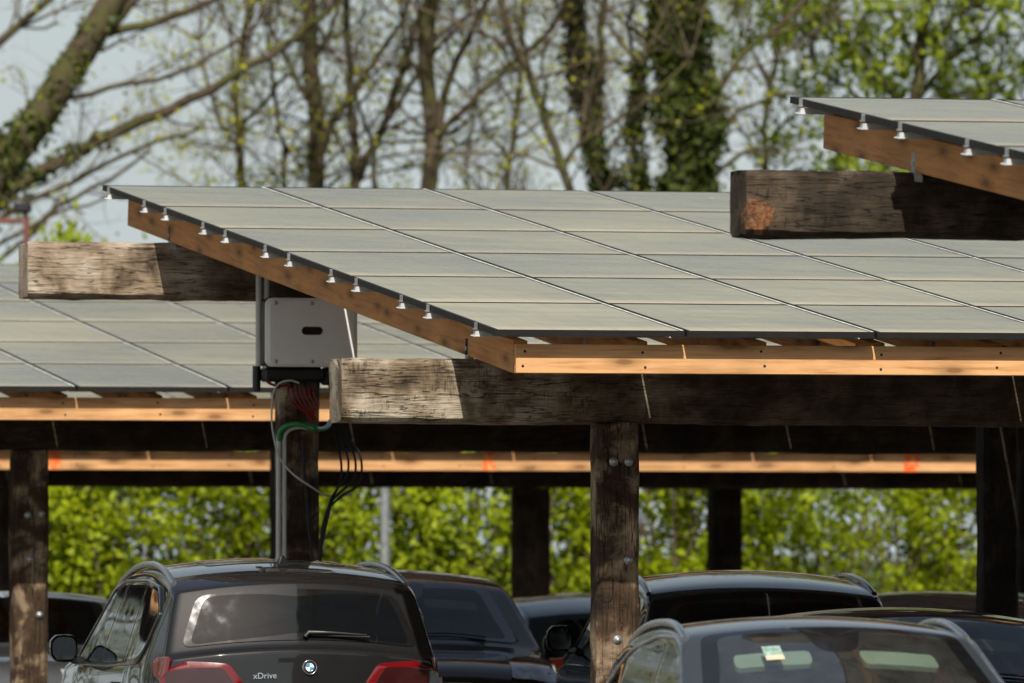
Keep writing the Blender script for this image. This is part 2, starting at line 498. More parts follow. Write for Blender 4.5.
def carport(label, r0, y0, zf, cols, bolts, front, rear, posts_f, posts_r, mats, seed, bevel_paint=(), rx=.20):
    """r0, y0: row coordinates of the low left panel corner; zf: its height"""
    panel_meshes()
    root = empty('solar_carport', ML(r0, y0), TH)
    tag(root, label, 'carport', 'timber solar carports of the car park')
    width = cols*PW
    # panels
    for j in range(6):
        for i in range(cols):
            p = link('solar_panel', SHARED['glass'], root, (i*PW, j*PHC, zf+j*PHS), (TILT, 0, 0))
            link('panel_frame', SHARED['frame'], p)
    # rails with clamps on their ends
    prof = [(-.034,-.077),(.034,-.077),(.034,-.073),(.027,-.071),(.022,-.046),(-.022,-.046),(-.027,-.071),(-.034,-.073)]
    if ('rail', cols) not in SHARED:
        rb = MB()
        vs = []
        for e in (0, 1):
            for (a, z) in prof:
                x = (-.022 + .008*(z+.077)/.04) if e == 0 else width+.05
                vs.append((x - (.010 if (e == 0 and z < -.072) else 0), a, z+.0015))
        m = len(prof)
        fs = [tuple(reversed(range(m))), tuple(range(m, 2*m))] + [(k, (k+1) % m, m+(k+1) % m, m+k) for k in range(m)]
        rb.add(vs, [tuple(reversed(f)) for f in fs], 0)
        SHARED[('rail', cols)] = rb.mesh('mounting_rail', M['alu_pale'])
    for j in range(6):
        for off in (.39, 1.50):
            s = j*PH+off
            rl = link('mounting_rail', SHARED[('rail', cols)], root, (0, s*cos(TILT), zf+s*sin(TILT)), (TILT, 0, 0))
            link('end_clamp', SHARED['clamp'], rl, (-.010, 0, 0))
            link('end_clamp', SHARED['clamp'], rl, (width+.008, 0, 0))
    # rafters under the rails
    s0, s1 = .16, 6*PH-.13
    if 'rafter' not in SHARED:
        b = MB(); b.bbox((-.045, s0, -.267), (.04, s1, -.078), .004)
        SHARED['rafter'] = b.mesh('rafter', M['rafter'])
    nr = int((width-.4)/.72)+1
    fyb, fd, fh, fz = front        # front beam: near face, depth, height, top below zf
    ryb, rd, rh, rz_ = rear
    for k in range(nr):
        x = .20 + k*.72
        rf = link('rafter', SHARED['rafter'], root, (x, 0, zf), (TILT, 0, 0))
        if k < 8:
            for yb in (fyb+.06, ryb+.06):
                link('bracket', SHARED['bracket'], rf, (0, yb, -.267), (0, 0, 0))
    # board nailed over the rafter ends
    b = MB(); b.bbox((.155, s0-.048, -.267), (width-.15, s0-.002, -.098), .004)
    fb = b.build('fascia_board', pine('fascia_pine', *mats['pine'] , 'x'), root, (0, 0, zf), (0, 0, 0))
    fb.rotation_euler = (0, 0, 0); fb.location = (0, 0, zf + s0*sin(TILT))
    for (bx, bw) in bevel_paint:
        pm = MB(); rp = random.Random(int(bx*100))
        nz_ = 9
        lo = [(bx+rp.uniform(-.02,.02), s0-.0505, -.2655+.166*q/nz_) for q in range(nz_+1)]
        hi = [(bx+bw+rp.uniform(-.02,.025), s0-.0505, -.2655+.166*q/nz_) for q in range(nz_+1)]
        pm.add(lo+hi, [(q, nz_+1+q, nz_+2+q, q+1) for q in range(nz_)])
        pm.build('paint_mark', M['orange_paint'], fb)
    if 'screw' not in SHARED:
        k = MB(); k.lathe([(0,.0035),(.005,.0035),(.0085,.001),(.0085,-.002)], 8, 0, Matrix.Rotation(pi/2, 4, 'X')); SHARED['screw'] = k.mesh('screw', M['rubber'])
    for k in range(min(nr, 13)):
        for dz in (-.225, -.14):
            link('screw', SHARED['screw'], fb, (.20+k*.72+.012*sin(k*5+dz*40), s0-.0485, dz+.008*sin(k*3.7)))
    # beams
    le = .62
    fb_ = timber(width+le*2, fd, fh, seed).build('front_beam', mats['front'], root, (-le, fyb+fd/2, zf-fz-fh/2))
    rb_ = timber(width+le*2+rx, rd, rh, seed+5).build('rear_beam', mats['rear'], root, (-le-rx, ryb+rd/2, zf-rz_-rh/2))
    # posts
    def post(r, yb, d, top, w, mat, sd, bl):
        pb = timber(top+.3, w, d, sd, 'z', wob=.008)
        po = pb.build('post', mat, root, (r-r0, yb+d/2, -.3))
        for (bx, bz) in bl:
            link('bolt', SHARED['bolt'], po, (bx, -d/2-.002, bz+.3), (0, 0, 0))
    for i, (r, w, bl) in enumerate(posts_f):
        post(r, fyb+.012, .20, zf-fz-fh-.002, w, mats['post_f'], seed+20+i, bl)
    for i, (r, w, bl) in enumerate(posts_r):
        post(r, ryb+.012, .22, zf-rz_-rh-.002, w, M['post_dark'] if (rx == .20 and seed == 1 and i) else mats['post_r'], seed+40+i, bl)
    return root

PINE_A = ((.60, .33, .145), (.41, .19, .065))
def zpx(py, Y): return HC + (YH-py)/F*Y
zA = zpx(329.5, 51.7)
main = carport('largest solar carport in the middle, with grey beam ends and an inverter under its roof', 0, 0, zA, 10, True,
    (1.15, .30, .378, .142), (9.0, .30, .375, -.80), 
    [(1.07, .26, [(-.035,2.3),(.058,2.3),(.055,1.72),(-.01,1.25)]), (6.0, .28, []), (11.0, .28, [])],
    [(1.065, .27, []), (6.035, .25, []), (11.0, .25, [])],
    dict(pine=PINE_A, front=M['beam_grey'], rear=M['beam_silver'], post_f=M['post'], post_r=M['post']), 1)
zB = zpx(386.5, 66.4)
second = carport('solar carport behind the inverter, its pale board running below the panels on the left', -3.76, 15.0, zB, 16, True,
    (1.15, .30, .30, .157), (9.0, .30, .34, -.79),
    [(.742, .265, [(-.03,2.05),(.075,2.06),(-.01,1.72),(.06,1.30)]), (5.3, .28, []), (10.3, .28, [])],
    [(-.3, .28, []), (4.67, .28, []), (11.3, .28, [])],
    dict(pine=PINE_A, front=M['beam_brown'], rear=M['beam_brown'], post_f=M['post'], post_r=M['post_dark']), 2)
zC = zpx(470.5, 82.8) + .245
third = carport('farthest solar carport in front of the hedge, its pale board marked with orange paint', 2.5, 30.0, zC, 16, True,
    (1.15, .30, .235, .157), (9.0, .30, .30, -.79),
    [(3.8, .30, []), (8.74, .34, []), (13.9, .30, [])],
    [(8.3, .30, []), (12.96, .33, []), (18.0, .3, [])],
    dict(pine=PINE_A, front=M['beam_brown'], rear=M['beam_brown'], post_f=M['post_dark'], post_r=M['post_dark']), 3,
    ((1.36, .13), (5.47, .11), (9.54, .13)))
zD = zpx(96, 47.8) - 6*PHS
near = carport('nearest solar carport at the top right, with a dark split beam end', .50, -14.57, zD, 8, True,
    (1.15, .30, .34, .157), (8.7, .30, .34, -.776),
    [(1.6, .29, []), (6.6, .29, [])], [(6.6, .29, []), (9.4, .29, [])],
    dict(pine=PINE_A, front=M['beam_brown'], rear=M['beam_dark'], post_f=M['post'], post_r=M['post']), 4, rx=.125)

# ------------------------------------------------------------------ inverter and wiring on the rear post of the main carport
Yi = 60.3
ic = at(311, 332.5, Yi)
inv = empty('solar_inverter', (ic.x, ic.y, ic.z-.23), TH)
tag(inv, 'white and black solar inverter with a dark oval window, mounted on a timber post', 'inverter')
b = MB(); b.bbox((-.315, .02, .0), (.315, .19, .46), .02); b.bbox((-.315, .03, -.10), (.10, .20, -.002), .02); b.bbox((.102, .05, -.12), (.29, .20, -.002), .02)
b.build('housing', M['black_plastic'], inv)
def rrect(x0, z0, x1, z1, r, n=6):
    pts = []
    for cx, cz, a0 in ((x1-r, z1-r, 0), (x0+r, z1-r, pi/2), (x0+r, z0+r, pi), (x1-r, z0+r, 3*pi/2)):
        for k in range(n+1):
            a = a0 + pi/2*k/n
            pts.append((cx+r*cos(a), cz+r*sin(a)))
    return pts
def plate(mb, pts, y0, y1, mi=0, bev=.0):
    """flat plate from outline pts (x, z); y0 is the near face"""
    n = len(pts)
    cx = sum(p[0] for p in pts)/n; cz = sum(p[1] for p in pts)/n
    def sc(k): return [((x-cx)*k+cx, (z-cz)*k+cz) for x, z in pts]
    rings = [(sc(1), y1), (sc(1), y0+bev)]
    if bev: rings.append((sc(1-bev*2.2/max(.05, max(abs(p[0]-cx) for p in pts))), y0))
    vs = [(x, y, z) for ps, y in rings for x, z in ps]
    fs = []
    for k in range(len(rings)-1):
        for j in range(n):
            j2 = (j+1) % n
            fs.append((k*n+j, k*n+j2, (k+1)*n+j2, (k+1)*n+j))
    fs.append(tuple(range((len(rings)-1)*n, len(rings)*n)))
    fs.append(tuple(reversed(range(n))))
    mb.add(vs, [tuple(reversed(f)) for f in fs], mi)
b = MB(); plate(b, rrect(-.315, 0, .315, .46, .045), -.03, .018, 0, .012)
cov = b.build('front_cover', M['cover'], inv)
b = MB(); plate(b, rrect(-.072, .213, .072, .268, .027), -.033, -.0305, 0)
win = b.build('display_window', M['trim'], cov)
b = MB(); b.box((-.012,-.0345,.236),(.012,-.0335,.246)); b.build('indicator', M['rubber'], win)
for sx in (-.25, 0, .25):
    for sz in (.035, .425):
        k = MB(); k.lathe([(0,.006),(.010,.006),(.014,.002),(.014,0)], 10, 0, Matrix.Translation((sx,-.030,sz)) @ Matrix.Rotation(pi/2, 4, 'X'))
        k.build('cover_screw', M['zinc'], cov)
for kx in range(5):
    k = MB(); k.lathe([(.014,0),(.017,-.01),(.017,-.03),(.011,-.045),(.0,-.045)], 10, 0, Matrix.Translation((-.20+kx*.09, .10, -.10)))
    k.build('cable_gland', M['rubber'], inv)

def run(name, pts, r, mat, label, cat, group=None, n=7, smooth=5):
    """a cable or pipe through picture points (px, py, Y)"""
    ps = [at(*p) for p in pts]
    out = []
    for i in range(len(ps)-1):
        p0 = ps[max(i-1, 0)]; p1 = ps[i]; p2 = ps[i+1]; p3 = ps[min(i+2, len(ps)-1)]
        for k in range(smooth):
            t = k/smooth
            out.append(.5*((2*p1) + (p2-p0)*t + (2*p0-5*p1+4*p2-p3)*t*t + (3*p1-p0-3*p2+p3)*t**3))
    out.append(ps[-1])
    base = out[-1].copy()
    mb = MB(); mb.tube([p-base for p in out], r, n)
    o = mb.build(name, mat, None, base)
    return tag(o, label, cat, group)
run('conduit', [(258.5,272,60.28),(258.5,366,60.28)], .020, M['pvc'], 'left of two short grey pipes beside the white inverter', 'pipe', smooth=2)
run('conduit', [(266.5,276,60.30),(266.5,372,60.30)], .018, M['pvc'], 'right of two short grey pipes, touching the white inverter', 'pipe', smooth=2)
run('cable_guard', [(256.5,366,60.36),(256.5,392,60.36)], .028, M['black_plastic'], 'black sleeve at the foot of the short grey pipes', 'sleeve', smooth=2)
run('conduit', [(278.5,436,60.42),(278.5,480,60.42),(278.5,562,60.42),(278.5,668,60.42)], .017, M['pvc'], 'tall grey pipe with a green top running up the inverter post', 'pipe', smooth=2)
run('conduit', [(284.3,440,60.44),(284.3,480,60.44),(284.3,562,60.44),(284.3,668,60.44)], .015, M['pvc'], 'tall grey pipe on the inverter post, right of the green topped one', 'pipe', smooth=2)
run('flexible_conduit', [(278.8,441,60.42),(279.5,433,60.41),(284,427.5,60.40),(292,424.5,60.40),(300,424.5,60.40),(309,427,60.41),(316,429,60.42),(322,429,60.6),(328,426.5,60.8),(330.5,421,61.0)], .017, M['green_pvc'], 'green flexible pipe bent across the inverter post', 'pipe', n=10)
run('conduit', [(284.3,441,60.44),(286,434,60.44),(291,429.5,60.44),(300,427.5,60.44),(308,428.5,60.44)], .011, M['pvc'], 'thin grey pipe curving just under the green pipe', 'pipe')
run('cable', [(299,383,60.3),(290,380.5,60.28),(280,383,60.28),(274,391,60.28),(272,405,60.28),(272,425,60.28),(276,447,60.3),(281,460,60.32),(293,474,60.33),(310,486,60.34),(325,495,60.4),(338,497,60.5),(350,494,60.6)], .0065, M['white_cable'], 'long pale cable looping from the inverter down across the post', 'cable')
for k in range(7):
    x0 = 288+k*4.2
    o = run('cable', [(x0,387,60.36),(x0+1,396,60.33),(x0+4+k*.3,404,60.33),(305+k*1.5,412,60.36),(311+k*.8,420,60.40)], .006, M['red_cable'], 'thin red cable in the bunch hanging under the inverter', 'cable', 'red cables under the inverter')
run('cable', [(263,372,60.3),(265,379,60.29),(271,384,60.29),(280,386,60.3),(290,385,60.32)], .010, M['red_cable'], 'thick red cable leaving the short grey pipes at the inverter', 'cable')
for k, (dx, dy) in enumerate(((0,0),(7,-3),(14,1),(20,5))):
    run('cable', [(332+dx*.4,424,60.9),(336+dx*.7,440,60.8),(340+dx,455,60.7),(341.5+dx,470+dy,60.6),(340+dx*.8,482+dy,60.5),(336+dx*.3,491+dy,60.45),(331-k,505+dy,60.4),(325-k,530,60.4),(321-k*.5,556,60.4),(320-k*.5,600,60.4)], .008, M['rubber'],
        ('leftmost of four black cables hanging in a loop right of the inverter post','second black cable from the post in the hanging loop','third black cable from the post in the hanging loop','outermost black cable of the hanging loop right of the inverter post')[k], 'cable', 'black cables hanging by the inverter post')
run('cable', [(303,440,60.40),(304,470,60.40),(307,500,60.41),(309,530,60.41),(312,556,60.41),(313,620,60.41)], .009, M['rubber'], 'black cable running down the front of the inverter post', 'cable')
# ------------------------------------------------------------------ cars
def lerp_tab(tab, x):
    """tab sorted by rising x"""
    if x <= tab[0][0]: return tab[0][1]
    for (a, va), (b, vb) in zip(tab, tab[1:]):
        if x <= b:
            t = (x-a)/(b-a); t = t*t*(3-2*t)*.5 + t*.5
            return va+(vb-va)*t
    return tab[-1][1]

def inside(poly, x, y):
    c = False
    n = len(poly)
    for i in range(n):
        x1, y1 = poly[i]; x2, y2 = poly[i-1]
        if (y1 > y) != (y2 > y) and x < (x2-x1)*(y-y1)/(y2-y1)+x1: c = not c
    return c

def shrink(poly, d):
    cx = sum(p[0] for p in poly)/len(poly); cy = sum(p[1] for p in poly)/len(poly)
    out = []
    for x, y in poly:
        L = sqrt((x-cx)**2+(y-cy)**2)
        k = max(.2, (L-d)/L)
        out.append((cx+(x-cx)*k, cy+(y-cy)*k))
    return out

def roundpoly(pts, r=.06, n=4):
    """outline with rounded corners, resampled"""
    out = []
    m = len(pts)
    for i in range(m):
        p0 = Vector(pts[i-1]); p1 = Vector(pts[i]); p2 = Vector(pts[(i+1) % m])
        a = (p0-p1); b = (p2-p1)
        ra = min(r, a.length*.45); rb = min(r, b.length*.45)
        A = p1+a.normalized()*ra; B = p1+b.normalized()*rb
        for k in range(n+1):
            t = k/n
            q = A*(1-t)**2 + p1*2*t*(1-t) + B*t*t
            out.append((q.x, q.y))
        nx = p2+(p1-p2).normalized()*min(r, b.length*.45)
        L = (nx-B).length
        st = int(L/.09)
        for k in range(1, st):
            q = B.lerp(nx, k/st); out.append((q.x, q.y))
    return out

class Car:
    """body skin from a side profile, a plan outline and a belt line; +y is forward"""
    def __init__(s, spec):
        s.sp = spec
        pts = [Vector(p) for p in spec['profile']]
        for _ in range(3):
            q = [pts[0]]
            for a, b in zip(pts, pts[1:]):
                q += [a.lerp(b, .25), a.lerp(b, .75)]
            q.append(pts[-1]); pts = q
        # resample
        out = [pts[0]]
        for a, b in zip(pts, pts[1:]):
            L = (b-a).length
            k = max(1, int(L/.055))
            for i in range(1, k+1): out.append(a.lerp(b, i/k))
        s.st = out
        acc = [0]
        for a, b in zip(out, out[1:]): acc.append(acc[-1]+(b-a).length)
        s.arc = acc
        s.W = max(w for _, w in spec['plan'])
        s.top_i = max(range(len(out)), key=lambda i: out[i].y)
    def prof(s, a):
        a = max(0, min(s.arc[-1]-1e-6, a))
        import bisect
        i = min(len(s.arc)-2, max(0, bisect.bisect_right(s.arc, a)-1))
        t = (a-s.arc[i])/max(1e-9, s.arc[i+1]-s.arc[i])
        p = s.st[i].lerp(s.st[i+1], t)
        return p.x, p.y
    def s_front(s, z):
        for i in range(s.top_i):
            if s.st[i+1].y >= z and s.st[i].y <= z:
                t = (z-s.st[i].y)/max(1e-9, s.st[i+1].y-s.st[i].y)
                return s.arc[i]+t*(s.arc[i+1]-s.arc[i])
        return s.arc[s.top_i]
    def s_rear(s, z):
        for i in range(len(s.st)-2, s.top_i-1, -1):
            if s.st[i+1].y <= z <= s.st[i].y:
                t = (s.st[i].y-z)/max(1e-9, s.st[i].y-s.st[i+1].y)
                return s.arc[i]+t*(s.arc[i+1]-s.arc[i])
        return s.arc[s.top_i]
    def s_y(s, y):
        for i in range(len(s.st)-1):
            if s.st[i].x >= y >= s.st[i+1].x:
                t = (s.st[i].x-y)/max(1e-9, s.st[i].x-s.st[i+1].x)
                return s.arc[i]+t*(s.arc[i+1]-s.arc[i])
        return s.arc[-1]
    def w(s, y, z):
        P = lerp_tab(s.sp['plan'], y)
        zb = lerp_tab(s.sp['belt'], y)
        if z > zb:
            d = z-zb
            return P - .02 - d*s.sp['tumble'] - d*d*.10
        k = (zb-z)
        return P - .02*max(0, 1-k/.10) - .035*max(0, (k-.25)/.5)**2
    def bow(s, y):
        return lerp_tab(s.sp['bow'], y)
    def fin(s, x, y, z):
        return Vector((x, y + s.bow(y)*(x/s.W)**2, z))
    def side(s, sg, y, z):
        return s.fin(sg*s.w(y, z), y, z)
    def sect(s, a):
        y, H = s.prof(a)
        cr = s.sp['crown']
        He = H-cr
        rc = min(.07, max(.02, (He-.3)*.5))
        rx = .07
        wz = s.w(y, He-rc)
        return y, He, rc, rx, wz, wz-rx, cr
    def top(s, x, a):
        y, He, rc, rx, wz, xe, cr = s.sect(a)
        ax = abs(x)
        if ax <= xe:
            return s.fin(x, y, He+cr*(1-(ax/xe)**2))
        t = min(1, (ax-xe)/rx)
        return s.fin(x, y, He-rc+rc*sqrt(max(0, 1-t*t)))
    def body(s, holes_top, holes_side):
        mb = MB()
        N1, N2, N3 = 16, 5, 9
        rows = []; par = []
        for i in range(len(s.st)):
            a = s.arc[i]
            y, He, rc, rx, wz, xe, cr = s.sect(a)
            half = []; hp = []
            z0 = min(s.sp['sill'], He-rc-.02)
            for k in range(N1):
                z = z0+(He-rc-z0)*k/(N1-1)
                half.append(s.side(1, y, z)); hp.append(('s', y, z))
            for k in range(1, N2+1):
                t = pi/2*k/N2
                x = xe+rx*cos(t)
                half.append(s.top(x, a)); hp.append(('t', x, a))
            for k in range(1, N3+1):
                x = xe*(1-k/N3)
                half.append(s.top(x, a)); hp.append(('t', x, a))
            full = half + [Vector((-p.x, p.y, p.z)) for p in reversed(half[:-1])]
            fp = hp + [(h[0], -h[1] if h[0] == 't' else h[1], h[2]) for h in reversed(hp[:-1])]
            rows.append(full); par.append(fp)
        m = len(rows[0])
        vs = [p for r in rows for p in r]
        fs = []
        for i in range(len(rows)-1):
            for j in range(m-1):
                a_, b_, c_, d_ = par[i][j], par[i][j+1], par[i+1][j], par[i+1][j+1]
                cut = False
                if a_[0] == b_[0] == 's':
                    y = (a_[1]+b_[1]+c_[1]+d_[1])/4; z = (a_[2]+b_[2]+c_[2]+d_[2])/4
                    cut = any(inside(h, y, z) for h in holes_side)
                elif a_[0] == b_[0] == 't':
                    x = (a_[1]+b_[1]+c_[1]+d_[1])/4; a = (a_[2]+b_[2]+c_[2]+d_[2])/4
                    cut = any(inside(h, x, a) for h in holes_top)
                if not cut:
                    fs.append((i*m+j, i*m+j+1, (i+1)*m+j+1, (i+1)*m+j))
        mb.add(vs, fs, 0, True)
        return mb
    def patch(s, poly, fn, off, mats, name, parent, frit=.035, rings=5, dome=0.0):
        """skin patch over outline poly; fn maps (u, v) to the body surface; last ring uses mats[1]"""
        cu = sum(p[0] for p in poly)/len(poly); cv = sum(p[1] for p in poly)/len(poly)
        inner = shrink(poly, frit)
        levels = [[(cu+(x-cu)*k/rings, cv+(y-cv)*k/rings) for x, y in inner] for k in range(1, rings+1)]
        levels.append(poly)
        axis_c = Vector((0, 0, .8))
        def P(u, v, o):
            e = .004
            p = fn(u, v); du = fn(u+e, v)-fn(u-e, v); dv = fn(u, v+e)-fn(u, v-e)
            nn = du.cross(dv)
            if nn.length < 1e-12: return p
            nn.normalize()
            ref = p-Vector((0, max(-1.6, min(1.2, p.y)), .75))
            if nn.dot(ref) < 0: nn = -nn
            return p+nn*o
        mb = MB()
        n = len(poly)
        vs = [P(cu, cv, off+dome)]
        for li, lv in enumerate(levels):
            d = dome*(1-((li+1)/len(levels))**2)
            vs += [P(u, v, off+d) for u, v in lv]
        vs += [P(u, v, -.004) for u, v in poly]
        fa = []; fb = []
        for j in range(n):
            fa.append((0, 1+j, 1+(j+1) % n))
        for k in range(len(levels)):
            tgt = fa if k < rings-1 else fb
            for j in range(n):
                j2 = (j+1) % n
                tgt.append((1+k*n+j, 1+(k+1)*n+j, 1+(k+1)*n+j2, 1+k*n+j2))
        # all faces turned outward; the thin rim gets vertices of its own so that it does not bend the shading
        a, b, c = (Vector(vs[i]) for i in fa[0])
        flip = (b-a).cross(c-a).dot(a-Vector((0, max(-1.6, min(1.2, a.y)), .75))) < 0
        m_ = len(vs)-n
        fb = [f for f in fb if max(f) < m_]
        base = len(mb.v)
        turn = (lambda f: list(reversed(f))) if flip else list
        mb.add(vs[:m_], [turn(f) for f in fa], 0, True)
        k2 = 1 if len(mats) > 1 else 0
        for f in fb:
            mb.f.append([base+i for i in turn(f)]); mb.m.append(k2); mb.s.append(True)
        rim = vs[m_-n:m_]+vs[m_:]
        mb.add(rim, [turn((j, n+j, n+(j+1) % n, (j+1) % n)) for j in range(n)], k2, False)
        return mb.build(name, mats, parent)

def wheel(mb_t, mb_r, cx, cy, r):
    Mx = Matrix.Translation((cx, cy, r)) @ Matrix.Rotation(pi/2, 4, 'Y')
    mb_t.lathe([(r*.66,-.11),(r*.93,-.12),(r,-.08),(r,.08),(r*.93,.12),(r*.66,.11)], 32, 0, Mx)
    mb_r.lathe([(r*.66,-.10),(r*.64,-.02),(r*.62,.06),(r*.66,.10)], 32, 0, Mx)
    for k in range(5):
        a = 2*pi*k/5
        Mk = Mx @ Matrix.Rotation(a, 4, 'Z')
        sg = 1 if cx > 0 else -1
        mb_r.bbox((-.04, 0, sg*.05-.015), (.04, r*.65, sg*.05+.015), .008, 0, Mk)
    mb_r.lathe([(0,-.07),(.07,-.07),(.07,.07),(0,.07)], 16, 0, Mx)

def car(name, label, group, spec, paint, loc, rz, facing, opts):
    root = empty(name, loc, rz)
    tag(root, label, opts.get('cat', 'car'), group)
    c = Car(spec)
    tp = lambda u, v: c.top(u, v)
    holes_t = []; holes_s = []
    patches = []
    W = c.W
    # windscreen: outline in (x, height on the centre line)
    z0, z1, wb, wt = spec['screen']
    pl = roundpoly([(-wb, c.s_front(z0)), (wb, c.s_front(z0)), (wt, c.s_front(z1)), (-wt, c.s_front(z1))], .09)
    holes_t.append(shrink(pl, .035)); patches.append((pl, tp, 'windscreen', opts.get('glass', M['glass_shade']), .085))
    z0, z1, wb, wt = spec['backlight']
    pl = roundpoly([(-wt, c.s_rear(z1)), (wt, c.s_rear(z1)), (wb, c.s_rear(z0)), (-wb, c.s_rear(z0))], .07)
    patches.append((pl, tp, 'rear_window', M['glass_black'], .05))
    sides = []
    for sg in (1, -1):
        f = (lambda sg: lambda u, v: c.side(sg, u, v))(sg)
        for poly in spec['windows']:
            pl = roundpoly(poly, .05)
            patches.append((pl, f, 'side_window', M['glass_black'], .022))
        pl = roundpoly(spec['dlo'], .07)
        sides.append((pl, f))
    body = c.body(holes_t, holes_s).build('body', paint, root)
    for pl, f, nm, g, fr in patches:
        wn = c.patch(pl, f, .006, [g, M['frit']], nm, root, fr)
    # trim line round the side glass, pillars between panes
    for (pl, f), sg in zip(sides, (1, -1)):
        mb = MB()
        loop = []
        for (u, v) in pl: loop.append(f(u, v)+Vector((sg*.004, 0, 0)))
        loop.append(loop[0])
        mb.tube(loop, .011, 5, 0, cap=False)
        mb.build('window_trim', opts.get('trim', M['trim']), root)
        for (a, b) in spec['pillars']:
            mb = MB()
            n = 8
            vs = []
            for k in range(n+1):
                for e in (-.035, .035):
                    u = a[0]+(b[0]-a[0])*k/n+e; v = a[1]+(b[1]-a[1])*k/n
                    vs.append(f(u, v)+Vector((sg*.004, 0, 0)))
            mb.add(vs, [(2*k, 2*k+1, 2*k+3, 2*k+2) for k in range(n)], 0, True)
            mb.build('pillar_cover', M['trim'], root)
        # shut lines and handles
        for (y0, z0, y1, z1) in spec['shut']:
            mb = MB(); vs = []
            n = 10
            for k in range(n+1):
                for e in (-.004, .004):
                    vs.append(f(y0+(y1-y0)*k/n+e, z0+(z1-z0)*k/n)+Vector((sg*.0015, 0, 0)))
            mb.add(vs, [(2*k, 2*k+1, 2*k+3, 2*k+2) for k in range(n)], 0, True)
            mb.build('door_gap', M['rubber'], root)
        for y, z in spec['handles']:
            p = f(y, z)
            mb = MB(); mb.bbox((p.x-.02 if sg > 0 else p.x-.028, y-.10, z-.016), (p.x+.028 if sg > 0 else p.x+.02, y+.10, z+.016), .012)
            mb.build('door_handle', paint, root)
        # mirrors
        sq = lambda q: math.copysign(abs(q)**.62, q)
        my, mz = spec['mirror']
        p = f(my, mz-.08)
        mi = MB()
        x0 = p.x
        xc = x0+sg*.115
        K = []
        for (dy, sx, sz) in ((.10,.04,.05),(.08,.07,.075),(.03,.085,.088),(-.03,.09,.09),(-.05,.088,.088)):
            K.append([(xc+sx*sq(cos(2*pi*k/16)), my+dy, mz+sz*sq(sin(2*pi*k/16))*(1 if sg*cos(2*pi*k/16) < .5 else .9)) for k in range(16)])
        vs = [q for r in K for q in r]
        fs = [(i*16+k, i*16+(k+1) % 16, (i+1)*16+(k+1) % 16, (i+1)*16+k) for i in range(4) for k in range(16)]
        fs += [tuple(range(16))]
        mi.add(vs, fs, 0, True)
        fs2 = [tuple(range(64, 80))]
        mi.bbox((min(x0-sg*.03, xc-sg*.05), my-.02, mz-.10), (max(x0-sg*.03, xc-sg*.05), my+.05, mz-.05), .01, 0)
        mo = mi.build('wing_mirror', opts.get('mirror_mat', paint), root)
        g = MB(); g.add([(xc+.076*sq(cos(2*pi*k/16)), my-.052, mz+.074*sq(sin(2*pi*k/16))*(1 if sg*cos(2*pi*k/16) < .5 else .9)) for k in range(16)], [tuple(range(16))], 0)
        g.build('mirror_glass', M['mirror'], mo)
        # roof rail
        if 'rail' in spec:
            y0, y1, lift = spec['rail']
            mb = MB(); pts = []
            n = 18
            for k in range(n+1):
                t = k/n
                y = y0+(y1-y0)*t
                a = c.s_y(y)
                _, He, rc, rx, wz, xe, cr = c.sect(a)
                q = c.top(sg*(xe+.03), a)
                q.z += lift*min(1, t*4, (1-t)*4)**.7 - .004
                pts.append(q)
            for _ in range(3): pts = [pts[0]]+[(pts[q-1]+pts[q]*2+pts[q+1])/4 for q in range(1, n)]+[pts[-1]]
            mb.tube(pts, [.020]*len(pts), 10)
            mb.build('roof_rail', opts.get('rail_mat', M['satin']), root)
        # lights
        pl = roundpoly([(sg*x, c.s_rear(z)) for x, z in spec['tail']], .03)
        tl = c.patch(pl, tp, .010, [opts.get('tail_mat', M['tail_red'])]*2, 'tail_light', root, .02, dome=.012)
        if 'tail_inner' in spec:
            pl = roundpoly([(sg*x, c.s_rear(z)) for x, z in spec['tail_inner']], .02)
            c.patch(pl, tp, .024, [M['tail_dark'], M['tail_dark']], 'smoked_lens', tl, .01)
        pl = roundpoly(spec['tail_side'], .03)
        c.patch(pl, f, .010, [opts.get('tail_mat', M['tail_red'])]*2, 'tail_light', root, .02)
        pl = roundpoly([(sg*x, c.s_front(z)) for x, z in spec['head']], .04)
        hl = c.patch(pl, tp, .008, [M['lamp_clear'], M['frit']], 'headlight', root, .015, dome=.01)
    # wheels
    for sy in spec['axles']:
        for sg in (1, -1):
            wt_, wr = MB(), MB()
            wheel(wt_, wr, sg*(W-.13), sy, spec['wheel'])
            ty = wt_.build('wheel', M['rubber'], root)
            wr.build('rim', M['alu'], ty)
    # underside
    mb = MB(); L0, L1 = spec['profile'][-1][0]+.08, spec['profile'][0][0]-.08
    mb.bbox((-W+.12, L0, .20), (W-.12, L1, .36), .03); mb.build('underbody', M['rubber'], root)
    # cabin
    yf = spec['seats']
    mb = MB(); zb = lerp_tab(spec['belt'], 0)
    mb.bbox((-W+.16, spec['dash']-.30, zb-.42), (W-.16, spec['dash']+.10, zb-.07), .06); mb.build('dashboard', M['cabin'], root)
    for y, xs in ((yf, (-.36, .36)), (yf-.85, (-.40, 0, .40))):
        for x in xs:
            mb = MB()
            Mr = Matrix.Translation((x, y, .48)) @ Matrix.Rotation(radians(14), 4, 'X')
            mb.bbox((-.24, -.09, 0), (.24, .07, .62), .05, 0, Mr)
            mb.bbox((-.24, .05, -.05), (.24, .52, .12), .05, 0, Matrix.Translation((x, y, .45)))
            mb.bbox((-.12, -.075, .66), (.12, .03, .84), .04, 0, Mr)
            mb.build('seat', M['cabin'], root)
    z0, z1, wb, wt = spec['screen']
    yv, zv = c.prof(c.s_front(z1-.03))
    for k in opts.get('extra', ()): k(c, root, tp, body)
    return root, c

